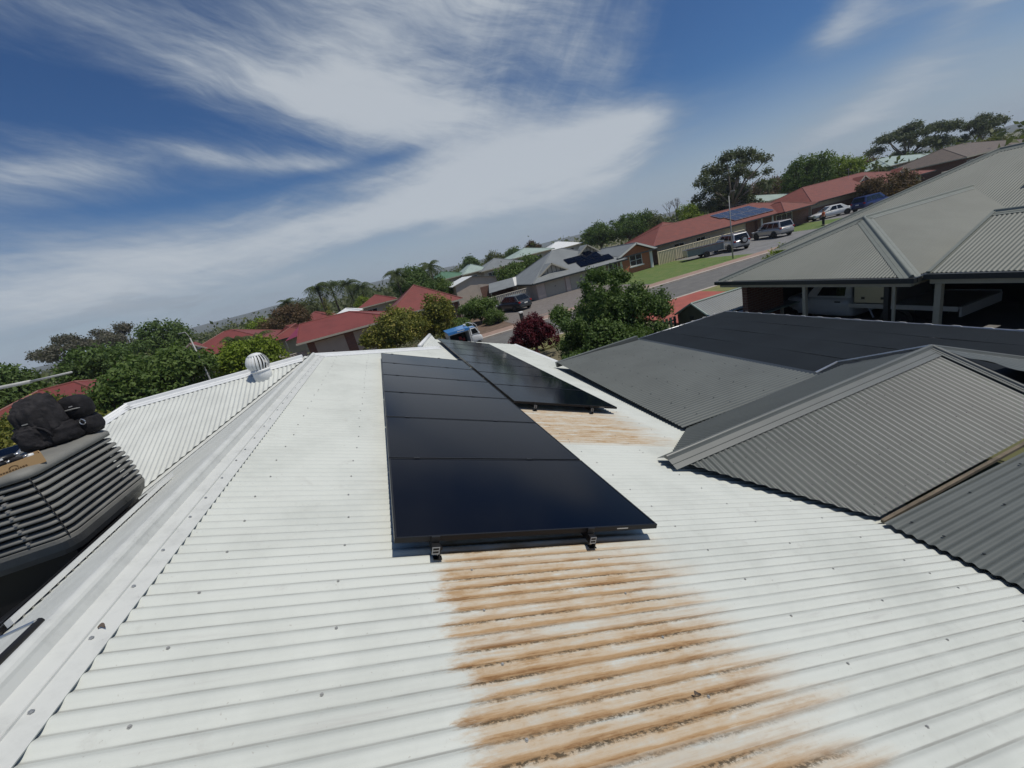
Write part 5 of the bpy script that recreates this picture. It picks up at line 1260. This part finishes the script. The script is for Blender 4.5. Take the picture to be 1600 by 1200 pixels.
# ---- worker in orange
def skinned(name, verts, edges, radii, mt, parent, sub=2, root=0):
    me = bpy.data.meshes.new(name); me.from_pydata(verts, edges, []); me.materials.append(M[mt])
    o = bpy.data.objects.new(name, me); C.objects.link(o); o.parent = parent
    s = o.modifiers.new('skin', 'SKIN'); s.use_smooth_shade = True
    for i, r_ in enumerate(radii):
        sv = me.skin_vertices[0].data[i]; sv.radius = r_ if isinstance(r_, tuple) else (r_, r_); sv.use_root = (i == root)
    b = o.modifiers.new('sub', 'SUBSURF'); b.levels = sub; b.render_levels = sub
    return o
pe = thing('person', 'person in an orange top and dark trousers standing on the lawn by the white sedan', 'person', (49.2, 35.6, .08), R(150))
V = [(0, 0, .93), (0, .10, .90), (.02, .11, .50), (0, .12, .10), (.11, .12, .05), (0, -.10, .90), (.03, -.11, .50), (0, -.12, .10), (.11, -.12, .05),
     (0, 0, 1.12), (.0, 0, 1.36), (0, 0, 1.46), (.01, 0, 1.54), (.02, 0, 1.64), (.015, 0, 1.74), (0, .19, 1.40), (.04, .25, 1.15), (.20, .20, 1.02), (0, -.19, 1.40), (.02, -.26, 1.14), (.16, -.22, 1.0), (.26, .18, .99), (.22, -.20, .96)]
Ed = [(0, 1), (1, 2), (2, 3), (3, 4), (0, 5), (5, 6), (6, 7), (7, 8), (0, 9), (9, 10), (10, 11), (11, 12), (12, 13), (13, 14), (10, 15), (15, 16), (16, 17), (10, 18), (18, 19), (19, 20), (17, 21), (20, 22)]
rad = [(.15, .12), .10, .065, .05, .045, .10, .065, .05, .045, (.15, .11), (.17, .12), .07, .055, (.085, .10), (.075, .09), .065, .05, .038, .065, .05, .038, .03, .03]
skinned('body', V, Ed, rad, 'skin', pe)
tV = [(0, 0, .96), (0, 0, 1.12), (0, 0, 1.38), (0, .19, 1.40), (.03, .24, 1.20), (0, -.19, 1.40), (.015, -.25, 1.19)]
skinned('shirt', tV, [(0, 1), (1, 2), (2, 3), (3, 4), (2, 5), (5, 6)], [(.17, .14), (.175, .13), (.19, .14), .085, .075, .085, .075], 'orangev', pe)
skinned('trousers', [(0, 0, .95), (0, .10, .88), (.02, .11, .50), (0, .12, .12), (0, -.10, .88), (.03, -.11, .50), (0, -.12, .12)], [(0, 1), (1, 2), (2, 3), (0, 4), (4, 5), (5, 6)], [(.165, .135), .115, .085, .075, .115, .085, .075], 'navyw', pe)
for s in (-1, 1): MB().box((.06, s * .12, .045), (.27, .10, .09)).build('boot', 'gutter', pe, world=False, bevel=.03)
MB().lathe([(.098, -.02), (.103, .03), (.085, .09), (.04, .115), (0, .12)], (.012, 0, 1.70), 16).build('hair', 'hair', pe, True, world=False)
MB().lathe([(.012, -.01), (.008, .012), (0, .014)], (.112, 0, 1.665), 8).build('nose', 'skin', pe, True, world=False)
for s in (-1, 1): MB().box((.105, s * .034, 1.695), (.012, .018, .009)).build('eye', 'hair', pe, world=False)
for s, hx_, hy_, hz in ((1, .27, .18, .99), (-1, .23, -.20, .96)):
    for k in range(5):
        a = (k - 2) * .35 if k < 4 else 1.2 * s
        MB().tube([(hx_, hy_ + .012 * (k - 1.5), hz), (hx_ + .05 * math.cos(a * .4), hy_ + .016 * (k - 1.5), hz - .02), (hx_ + .065, hy_ + .016 * (k - 1.5), hz - .05 + .006 * abs(k - 2))], [.009, .008, .006], 6).build('finger', 'skin', pe, True, world=False)

# ---- street lamps and small street things
def lamp(name, label, x, y, h_, arm, face):
    t = thing(name, label, 'street lamp', (x, y, 0), 0, 'street lamps')
    MB().tube([(x, y, 0), (x, y, h_ * .45), (x, y, h_)], [.065, .05, .035], 8).build('pole', 'clip', t, True)
    a = [Vector((x, y, h_)) + Vector((face[0] * arm * s, face[1] * arm * s, .35 * math.sin(s * 1.6))) for s in (0, .2, .4, .6, .8, 1)]
    MB().tube(a, .02, 6).build('arm', 'clip', t, True)
    MB().box(a[-1] + Vector((face[0] * .2, face[1] * .2, -.02)), (.30, .14, .06), math.atan2(face[1], face[0])).build('lamp_head', 'clip', t, bevel=.02)
lamp('street_lamp', 'tall grey street lamp beside the silver four-wheel drive', 31.6, 31.15, 5.6, .3, (0, -1))
lamp('street_lamp', 'thin grey street lamp left of the roof vent, in front of the left red roof', -9.9, 25.6, 5.05, .16, (-.9, .4))
mbx = thing('letterbox', 'pale letterbox post at the corner of the paved driveway', 'letterbox', (9.6, 29.6, .1))
MB().box((9.6, 29.6, .5), (.22, .28, .8)).build('pillar', 'gutter', mbx); MB().box((9.6, 29.6, .95), (.30, .36, .12)).build('cap', 'trim', mbx, bevel=.02)
for k, (xa_, ya_, lab) in enumerate([(12.2, 31.0, 'red brick threshold strip where the paved driveway meets the path')]):
    o = MB().b6(9.6, 14.0, 30.9, 31.2, .076, .085).build('brick_strip', 'path'); tag(o, lab, 'edging')
bd = thing('garden_edging', 'cream raised garden edging on the lawn beside the worker in orange', 'edging', (51, 35.0, .08))
for p, q in (((48.0, 34.6), (53.2, 35.2)), ((48.6, 33.9), (53.8, 34.4)), ((53.2, 35.2), (53.8, 34.4)), ((48.0, 34.6), (48.6, 33.9))):
    MB().tube([(p[0], p[1], .16), (q[0], q[1], .16)], .09, 4).build('edge_beam', 'kerb', bd)

# ================================================================== trees and shrubs
def foliage(lobes, n, size, seed, tuft=1.0, shell=.55, droop=.0, name='crown', aspect=1.7):
    """crown of real leaf-sized faces scattered through lobes; lobes: (x, y, z, rx, ry, rz)"""
    rg = np.random.default_rng(seed); Lb = np.array(lobes, float)
    wgt = (Lb[:, 3] * Lb[:, 4] + Lb[:, 5] * Lb[:, 3]); wgt /= wgt.sum()
    idx = rg.choice(len(Lb), n, p=wgt)
    # leaves gather in twigs' ends: pick tuft centres first
    nt = max(8, int(n / 14)); ti = rg.choice(len(Lb), nt, p=wgt)
    d = rg.normal(size=(nt, 3)); d /= np.linalg.norm(d, axis=1, keepdims=True)
    d[:, 2] = np.where(d[:, 2] < -.45, d[:, 2] * .35, d[:, 2])
    rr = shell + (1.08 - shell) * rg.random(nt) ** .55
    tc = Lb[ti, :3] + d * rr[:, None] * Lb[ti, 3:6]
    k = rg.integers(0, nt, n)
    pos = tc[k] + rg.normal(size=(n, 3)) * size * 1.25 * tuft
    out = d[k] * .8 + rg.normal(size=(n, 3)) * .75; out[:, 2] += .25; out /= np.linalg.norm(out, axis=1, keepdims=True)
    t = rg.normal(size=(n, 3)); t[:, 2] -= droop; t -= (t * out).sum(1, keepdims=True) * out; t /= np.linalg.norm(t, axis=1, keepdims=True)
    b = np.cross(out, t); s = size * (.6 + .8 * rg.random(n))[:, None]
    v = np.empty((n, 4, 3)); v[:, 0] = pos - t * s * aspect * .5; v[:, 1] = pos + b * s * .42 - out * s * .06; v[:, 2] = pos + t * s * aspect * .5; v[:, 3] = pos - b * s * .42 - out * s * .06
    me = bpy.data.meshes.new(name)
    me.vertices.add(4 * n); me.vertices.foreach_set('co', v.reshape(-1))
    me.loops.add(4 * n); me.loops.foreach_set('vertex_index', np.arange(4 * n, dtype=np.int32))
    me.polygons.add(n); me.polygons.foreach_set('loop_start', np.arange(0, 4 * n, 4, dtype=np.int32)); me.polygons.foreach_set('loop_total', np.full(n, 4, dtype=np.int32))
    tint_t = rg.random(nt)
    at = me.attributes.new('tint', 'FLOAT', 'FACE'); at.data.foreach_set('value', np.clip(tint_t[k] * .6 + rg.random(n) * .4, 0, 1).astype(np.float32))
    me.update(); me.validate()
    return me
def tree(name, label, cat, x, y, top, width, leaf, kind='broad', n=2600, size=.28, seed=1, trunk='trunk', base=0.0, group='trees and shrubs of the suburb', depth=None):
    rnd = random.Random(seed); t = thing(name, label, cat, (x, y, base), 0, group)
    hgt = top - base; rw = width / 2; lobes = []
    if kind == 'broad':
        lobes.append((0, 0, hgt * .58, rw * .78, rw * .78, hgt * .38))
        for k in range(9):
            a = k * 2.4 + rnd.uniform(-.4, .4); q = rnd.uniform(.35, .66); z = hgt * rnd.uniform(.42, .84)
            lobes.append((rw * q * math.cos(a), rw * q * math.sin(a), z, rw * rnd.uniform(.28, .42), rw * rnd.uniform(.28, .42), hgt * rnd.uniform(.12, .19)))
        lobes.append((rnd.uniform(-.2, .2) * rw, 0, hgt * .86, rw * .36, rw * .36, hgt * .14)); shell, tr0 = .5, .30
    elif kind == 'shrub':
        lobes.append((0, 0, hgt * .45, rw * .75, rw * .75, hgt * .44))
        for k in range(11):
            a = k * 2.4 + rnd.uniform(-.4, .4); q = rnd.uniform(.4, .75); z = hgt * rnd.uniform(.2, .82) * (1 - .25 * q)
            lobes.append((rw * q * math.cos(a), rw * q * math.sin(a), z, rw * rnd.uniform(.24, .38), rw * rnd.uniform(.24, .38), hgt * rnd.uniform(.14, .22)))
        shell, tr0 = .45, .12
    elif kind == 'gum':
        for k in range(16):
            a = k * 2.4 + rnd.uniform(-.5, .5); q = (k / 15) ** .5 * .84; z = hgt * (.92 - .30 * q * q - rnd.uniform(0, .34) * (k % 3 != 0))
            lobes.append((rw * q * math.cos(a), rw * q * math.sin(a), z, rw * rnd.uniform(.17, .27), rw * rnd.uniform(.17, .27), hgt * rnd.uniform(.05, .085)))
        shell, tr0 = .25, .34
    elif kind == 'spiky':
        lobes.append((0, 0, hgt * .40, rw * .62, rw * .62, hgt * .36))
        for k in range(46):
            a = k * 2.4 + rnd.uniform(-.4, .4); q = rnd.uniform(.25, .92); z = hgt * rnd.uniform(.18, .90) * (1 - .42 * q * q)
            lobes.append((rw * q * math.cos(a), rw * q * math.sin(a), z, rw * rnd.uniform(.08, .17), rw * rnd.uniform(.08, .17), hgt * rnd.uniform(.07, .16)))
        for k in range(9):
            a = k * 2.4; q = rnd.uniform(0, .45); lobes.append((rw * q * math.cos(a), rw * q * math.sin(a), hgt * rnd.uniform(.80, .93), rw * .07, rw * .07, hgt * rnd.uniform(.07, .11)))
        shell, tr0 = .25, .12
    elif kind == 'shoots':
        lobes.append((0, 0, hgt * .42, rw * .66, rw * .66, hgt * .36))
        for k in range(70):
            a = k * 2.4 + rnd.uniform(-.3, .3); q = (k / 70) ** .5 * .95; z = hgt * (.84 * math.sqrt(max(.05, 1 - q * q)) + rnd.uniform(-.12, .06))
            lobes.append((rw * q * math.cos(a), rw * q * math.sin(a), z, rw * .065, rw * .065, hgt * rnd.uniform(.10, .17)))
        shell, tr0 = .2, .12
    elif kind == 'tallgum':
        for u_, v_, r_ in [(-38, 268, 13), (-45, 290, 10), (-30, 252, 12), (-15, 256, 14), (-5, 244, 11), (8, 241, 11), (22, 244, 11), (33, 253, 10), (43, 262, 8), (48, 276, 6), (-25, 280, 16), (-8, 275, 16), (10, 268, 13), (25, 275, 9), (-35, 305, 14), (-15, 300, 18), (5, 298, 16), (-20, 320, 18), (0, 320, 18), (20, 312, 12), (32, 322, 12), (38, 290, 6), (14, 256, 9)]:
            d_ = rnd.uniform(-.6, .6) * rw; k_ = 8.4
            lobes.append((.697 * u_ / k_ + .717 * d_, -.717 * u_ / k_ + .697 * d_, hgt - .8 - (v_ - 237) / k_, r_ / k_, r_ / k_, r_ / k_ * .72))
        shell, tr0 = .3, .30
    elif kind == 'airy':
        for k in range(46):
            a = k * 2.4 + rnd.uniform(-.5, .5); z = .34 + .60 * ((k * .618) % 1); q = math.sqrt(max(.02, 1 - ((z - .60) / .38) ** 2)) * rnd.uniform(.30, .92)
            lobes.append((rw * q * math.cos(a), rw * q * math.sin(a), hgt * z, rw * rnd.uniform(.12, .22), rw * rnd.uniform(.12, .22), hgt * rnd.uniform(.04, .075)))
        shell, tr0 = .2, .30
    elif kind == 'cone':
        for k in range(9):
            z = hgt * (.08 + .1 * k); lobes.append((0, 0, z, rw * (1 - k * .1), rw * (1 - k * .1), hgt * .09))
        shell, tr0 = .5, .1
    lean = (rnd.uniform(-.12, .12) * rw, rnd.uniform(-.12, .12) * rw)
    if kind != 'cone':
        tb = MB(); r0 = max(.05, hgt * .022 + rw * .012)
        tb.tube([(0, 0, -.1), (lean[0] * .4, lean[1] * .4, hgt * tr0 * .6), (lean[0], lean[1], hgt * tr0)], [r0 * 1.25, r0, r0 * .8], 8)
        for lb in (lobes if kind in ('airy', 'tallgum') else lobes[:11]):
            m = Vector((lean[0], lean[1], hgt * tr0)); e_ = Vector(lb[:3]); mid = m.lerp(e_, .5) + Vector((rnd.uniform(-.08, .08) * rw, rnd.uniform(-.08, .08) * rw, hgt * .03))
            tb.tube([m, mid, e_], [r0 * .55, r0 * .36, r0 * .12], 5)
            if kind == 'gum':
                for q in range(3): tb.tube([mid.lerp(e_, .5), e_ + Vector((rnd.uniform(-1, 1) * lb[3], rnd.uniform(-1, 1) * lb[4], rnd.uniform(-.3, .8) * lb[5]))], [r0 * .2, r0 * .06], 4)
        tb.build('trunk', trunk, t, True, world=False)
    else: MB().tube([(0, 0, -.1), (0, 0, hgt * .9)], [.12, .03], 6).build('trunk', trunk, t, world=False)
    me = foliage(lobes, n, size, seed, 1.0, shell)
    me.materials.append(L[leaf]); o = bpy.data.objects.new('crown', me); C.objects.link(o); o.parent = t
    return t
def palm(label, x, y, top, width, seed=1, n=30, base=0.0):
    width *= 1.18
    rnd = random.Random(seed); t = thing('palm_tree', label, 'palm', (x, y, base), 0, 'palms in the middle distance'); h_ = top - base - width * .12
    MB().tube([(0, 0, -.1), (.05, 0, h_ * .5), (0, 0, h_)], [.22, .16, .14], 8).build('trunk', 'trunk', t, True, world=False)
    V = []; F = []; tint = []
    for k in range(n):
        a = 2 * math.pi * k / n + rnd.uniform(-.2, .2); el = rnd.uniform(-.5, 1.2); ln = width * .55 * rnd.uniform(.85, 1.15)
        prev = None
        for i in range(8):
            s = i / 7; rr = ln * s * math.cos(el * (1 - s * .4)); z = h_ + ln * (math.sin(el) * s - .75 * s * s)
            c = Vector((rr * math.cos(a), rr * math.sin(a), z)); sd = Vector((-math.sin(a), math.cos(a), 0))
            if prev is not None:
                for sg in (-1, 1):
                    for q in (0, .33, .66):
                        m = prev.lerp(c, q); ww = width * .15 * math.sin(math.pi * min(.95, .15 + .8 * s))
                        tip = m + sd * sg * ww + Vector((0, 0, -ww * .7)) + (c - prev) * .8
                        b = len(V); V += [m, m.lerp(c, .35), tip]; F.append((b, b + 1, b + 2)); tint.append(rnd.random())
            prev = c
    me = bpy.data.meshes.new('crown'); me.from_pydata([tuple(v) for v in V], [], F); me.update()
    me.attributes.new('tint', 'FLOAT', 'FACE').data.foreach_set('value', tint); me.materials.append(L['palm'])
    o = bpy.data.objects.new('fronds', me); C.objects.link(o); o.parent = t
    return t
def bare(label, x, y, top, width, seed):
    rnd = random.Random(seed); t = thing('bare_tree', label, 'tree', (x, y, 0)); tb = MB()
    def grow(p, d, ln, r_, k):
        e_ = p + d * ln; tb.tube([p, e_], [r_, r_ * .65], 5, False)
        if k:
            for q in range(3):
                nd = (d + Vector((rnd.uniform(-.6, .6), rnd.uniform(-.6, .6), rnd.uniform(-.1, .4)))).normalized(); grow(e_, nd, ln * .68, r_ * .6, k - 1)
    grow(Vector((0, 0, 0)), Vector((0, 0, 1)), top * .36, .14, 4); tb.build('trunk', 'twig', t, world=False)

T = [
 # name, label, category, x, y, top, width, leaf, kind, n, size
 ('street_tree', 'large dark green spreading tree beside the grey verandah roof', 'tree', 8.5, 14.9, 3.9, 5.0, 'dark', 'spiky', 68000, .066),
 ('under_tree', 'lower dark shrubbery at the foot of the large spreading tree, along the verandah edge', 'shrub', 7.4, 12.8, 1.9, 3.8, 'dark', 'shrub', 16000, .068),
 ('burgundy_shrub', 'burgundy-leaved shrub at the corner of the white roof', 'shrub', 6.6, 19.2, 2.3, 2.6, 'burg', 'shoots', 15000, .058),
 ('variegated_shrub', 'tall yellow-green variegated shrub in front of the red garage', 'shrub', .5, 31.0, 4.0, 5.0, 'yellow', 'shrub', 16800, 0.112),
 ('variegated_shrub', 'second yellow-green shrub, right of the taller one, by the red hip roof', 'shrub', 3.7, 31.8, 4.2, 2.9, 'yellow', 'shrub', 9450, 0.112),
 ('green_shrub', 'rounded dark green shrub left of the charcoal hatchback', 'shrub', 7.9, 36.2, 2.5, 3.7, 'mid', 'shrub', 8820, 0.105),
 ('clipped_shrub', 'small clipped round shrub in front of the dark green shrub by the driveway', 'shrub', 8.5, 33.6, 1.5, 2.0, 'mid', 'shrub', 5460, 0.074),
 ('lime_tree', 'bright lime green tree behind the roof vent', 'tree', -9.6, 31.2, 4.0, 5.0, 'lime', 'broad', 13650, 0.124),
 ('hedge_tree', 'big mid green tree left of the lime green one', 'tree', -12.6, 26.4, 4.75, 6.6, 'mid', 'broad', 19950, 0.124),
 ('hedge_tree', 'dark green tree standing in front of the hidden red house', 'tree', -16.2, 24.2, 4.1, 4.6, 'dark', 'broad', 12600, 0.112),
 ('left_tree', 'dense dark tree at the far left edge', 'tree', -24.0, 32.0, 6.6, 7.2, 'dark', 'broad', 16800, 0.149),
 ('left_tree', 'dark tree second from the left edge, under the grey gums', 'tree', -21.0, 37.0, 6.0, 5.5, 'dark', 'broad', 11550, 0.149),
 ('yellow_bush', 'yellow-green bush behind the backpack', 'shrub', -13.2, 19.2, 4.75, 4.6, 'yellow', 'shrub', 13650, 0.099),
 ('grey_gum', 'open grey gum tree, leftmost of the three on the skyline', 'tree', -53.2, 90.9, 10.4, 10.0, 'gumgrey', 'gum', 8820, 0.223),
 ('grey_gum', 'open grey gum tree, middle of the three on the left skyline', 'tree', -48.5, 92.0, 9.9, 8.0, 'gumgrey', 'gum', 7140, 0.211),
 ('grey_gum', 'open grey gum tree, right of the three on the left skyline', 'tree', -43.4, 88.3, 10.2, 7.0, 'gumgrey', 'gum', 7560, 0.211),
 ('dense_tree', 'dense dark green domed tree right of the three grey gums', 'tree', -26.8, 61.6, 7.8, 7.8, 'dark', 'broad', 11550, 0.186),
 ('dense_tree', 'dark green tree filling the gap behind the left red house', 'tree', -33.5, 66.0, 6.2, 7.0, 'dark', 'broad', 8820, 0.186),
 ('pale_bush', 'pale grey-green blossoming bush below the grey gums', 'shrub', -28.6, 49.5, 5.2, 6.4, 'pale', 'shrub', 8820, 0.149),
 ('olive_tree', 'olive green tree between the pale bush and the big left hedge tree', 'tree', -21.5, 42.0, 4.9, 5.5, 'olive', 'broad', 8820, 0.149),
 ('red_brown_tree', 'broad reddish-brown tree left of the maroon shade sail', 'tree', -13.9, 68.0, 5.9, 8.4, 'brown', 'broad', 10920, 0.174),
 ('yellow_conifer', 'slim golden conifer in front of the palms', 'tree', -8.9, 77.0, 6.3, 1.7, 'yellow', 'cone', 1890, 0.136),
 ('small_lime_tree', 'small bright lime tree right of the palms', 'tree', -2.8, 70.5, 4.6, 2.9, 'lime', 'broad', 2730, 0.149),
 ('dark_tree', 'dark tree cluster with palms above the red hip roof', 'tree', 5.2, 61.7, 6.9, 6.6, 'dark', 'broad', 8820, 0.174),
 ('dark_tree', 'lower dark tree right of the palm cluster above the red hip roof', 'tree', 9.0, 63.5, 4.6, 5.0, 'mid', 'broad', 5460, 0.174),
 ('skyline_tree', 'dark skyline tree, leftmost above the green roofs', 'tree', 28.0, 123.0, 7.6, 6.4, 'dark', 'broad', 4200, 0.279),
 ('skyline_tree', 'dark skyline tree, second from the left above the green roofs', 'tree', 35.0, 121.5, 7.2, 7.5, 'olive', 'broad', 4620, 0.279),
 ('skyline_tree', 'dark skyline tree, third from the left above the mint roof', 'tree', 42.3, 124.7, 7.0, 6.6, 'dark', 'broad', 4200, 0.279),
 ('skyline_gum', 'reddish round gum on the skyline above the grey gabled house', 'tree', 48.5, 123.5, 7.8, 5.2, 'brown', 'gum', 3150, 0.260),
 ('grove_tree', 'dark tree at the left end of the grove behind the orange gable', 'tree', 49.3, 85.3, 7.3, 8.8, 'dark', 'broad', 8400, 0.223),
 ('grove_tree', 'dense dark tree in the middle of the grove behind the orange gable', 'tree', 55.5, 81.8, 7.6, 9.8, 'dark', 'broad', 9660, 0.223),
 ('grove_tree', 'olive tree at the right end of the grove, left of the bare tree', 'tree', 62.0, 84.0, 7.0, 8.4, 'olive', 'broad', 7560, 0.223),
 ('tall_gum', 'tall spreading gum tree rising above the long red roof', 'tree', 65.6, 63.8, 13.9, 12.8, 'gum', 'tallgum', 23100, 0.211),
 ('under_gum', 'dark understorey tree below the tall gum, behind the solar grid', 'tree', 68.5, 66.5, 8.4, 8.0, 'gum', 'broad', 10080, 0.198),
 ('lime_far_tree', 'lime green tree left of the tall gum', 'tree', 66.0, 75.1, 6.6, 5.8, 'lime', 'broad', 4620, 0.198),
 ('bright_green_tree', 'large bright green domed tree behind the red tiled roofs', 'tree', 88.5, 67.0, 10.2, 11.5, 'mid', 'broad', 13650, 0.223),
 ('bright_green_tree', 'lighter green tree leaning against the large green domed tree', 'tree', 96.0, 66.0, 8.4, 9.0, 'lime', 'broad', 8820, 0.211),
 ('brown_bush', 'large brown-green bush behind the dark blue wagon', 'shrub', 68.4, 41.4, 3.9, 7.4, 'brown', 'shrub', 11550, 0.149),
 ('flat_gum', 'broad flat-topped gum on the right skyline', 'tree', 149.0, 84.0, 13.4, 20.0, 'gum', 'gum', 16800, 0.298),
 ('flat_gum', 'smaller gum at the right end of the skyline', 'tree', 174.1, 81.4, 11.2, 10.5, 'gum', 'gum', 7560, 0.298),
 ('dark_hedge', 'dark hedge below the flat-topped gum', 'shrub', 150.0, 92.0, 7.5, 26.0, 'dark', 'shrub', 10920, 0.310),
 ('dark_hedge', 'dark green hedge in front of the sage roof', 'shrub', 116.0, 57.0, 3.6, 10.5, 'mid', 'shrub', 7560, 0.211),
 ('red_brown_far_tree', 'reddish-brown tree right of the large green domed tree', 'tree', 122.0, 78.0, 7.0, 10.0, 'brown', 'broad', 6300, 0.260),
 ('brown_far_tree', 'dark brown-green tree between the tall gum and the green domed tree', 'tree', 101.0, 86.0, 8.2, 15.0, 'brown', 'broad', 8820, 0.260),
 ('golden_bush', 'yellow-olive bush below the right-hand skyline gum', 'shrub', 146.0, 66.0, 5.2, 7.5, 'yellow', 'shrub', 4620, 0.248),
 ('roadside_bush', 'small bright bush peeping over the olive carport roof', 'shrub', 22.6, 18.3, 2.35, 2.6, 'lime', 'shrub', 4620, 0.074),
 ('garden_bush', 'low dark bush below the charcoal hatchback fence', 'shrub', 5.0, 34.5, 1.4, 3.2, 'mid', 'shrub', 5460, 0.093),
 ('grey_shrub', 'low grey-mauve shrub at the foot of the yellow-green shrubs', 'shrub', 1.6, 27.6, 1.5, 3.6, 'pale', 'shrub', 5460, 0.081),
 ('garden_tree', 'dark leafy tree behind the striped pergola', 'tree', 19.5, 60.5, 3.9, 6.0, 'mid', 'broad', 5460, 0.174),
 ('garden_tree', 'mid green trees between the slate roof and the mint roof', 'tree', 28.0, 74.0, 4.3, 7.0, 'mid', 'broad', 5460, 0.198),
 ('verge_tree', 'small dark shrub at the end of the brown-grey fence', 'shrub', 88.0, 41.8, 2.2, 4.6, 'brown', 'shrub', 4620, 0.149),
 ('skyline_tree', 'olive skyline tree behind the red-brown tree', 'tree', -16.0, 96.0, 6.5, 9.5, 'olive', 'broad', 5460, 0.260),
 ('skyline_tree', 'lime skyline tree left of the reddish-brown tree', 'tree', -21.5, 84.0, 5.2, 5.0, 'lime', 'broad', 3150, 0.223),
]
for i, (nm, lab, cat, x, y, top, wd, lf, kd, n, sz) in enumerate(T):
    tree(nm, lab, cat, x, y, top, wd, lf, kd, n, sz, 100 + i, 'gumtrunk' if 'gum' in nm else 'trunk')
for i, (lab, x, y, top, wd) in enumerate([
    ('palm at the left of the tall pair behind the golden conifer', -10.2, 84.5, 8.4, 4.6), ('palm at the right of the tall pair behind the golden conifer', -8.0, 86.3, 8.5, 4.6),
    ('palm third from the left in the skyline palm group', -4.8, 84.2, 8.0, 4.6), ('bushy palm at the right end of the skyline palm group', -2.6, 81.2, 6.8, 5.2),
    ('small lone palm on the skyline left of the palm group', -17.3, 91.5, 7.3, 3.6), ('palm above the left side of the red hip roof', 3.0, 60.2, 7.0, 3.2),
    ('palm above the right side of the red hip roof', 8.2, 63.2, 7.0, 3.4), ('dark palm right of the tall gum', 82.6, 71.2, 7.4, 3.4),
    ('drooping palm right of the lime green tree', -13.6, 50.0, 3.7, 3.6), ('second drooping palm beside the left red house', -15.4, 49.4, 3.9, 3.4)]):
    palm(lab, x, y, top, wd, 40 + i)
bare('bare leafless tree on the skyline left of the tall gum', 64.2, 77.5, 8.8, 3.0, 8)
# far wood that reads as one mass, between the houses and the hills
rg = np.random.default_rng(5); lob = []
for k in range(420):
    a = R(rg.uniform(-42, 72)); d = rg.uniform(130, 420) if k > 120 else rg.uniform(110, 170)
    hh = rg.uniform(2.6, 5.4); lob.append((d * math.sin(a), d * math.cos(a), hh * .5, rg.uniform(3, 8), rg.uniform(3, 8), hh * .5))
me = foliage(lob, 42000, .75, 77, 1.3, .4); me.materials.append(L['olive'])
o = bpy.data.objects.new('distant_woodland', me); C.objects.link(o); tag(o, 'distant belt of dark woodland below the hills', 'woodland', kind='stuff')

# ------------------------------------------------------------------ thin air over the whole scene
hz = MB(); hz.b6(-2990, 2990, -2990, 2990, -1.0, 75)
o = hz.build('haze', 'hill'); o.data.materials.clear()
m = bpy.data.materials.new('pale_air'); m.use_nodes = True; m.node_tree.nodes.clear(); t = NT(m.node_tree)
v = t.node('ShaderNodeVolumePrincipled'); v.inputs['Color'].default_value = (.80, .88, 1.0, 1); v.inputs['Density'].default_value = .00027
om = t.node('ShaderNodeOutputMaterial'); t.link(v.outputs[0], om.inputs['Volume'])
o.data.materials.append(m); tag(o, 'thin pale haze in the distant air', 'haze', kind='stuff')
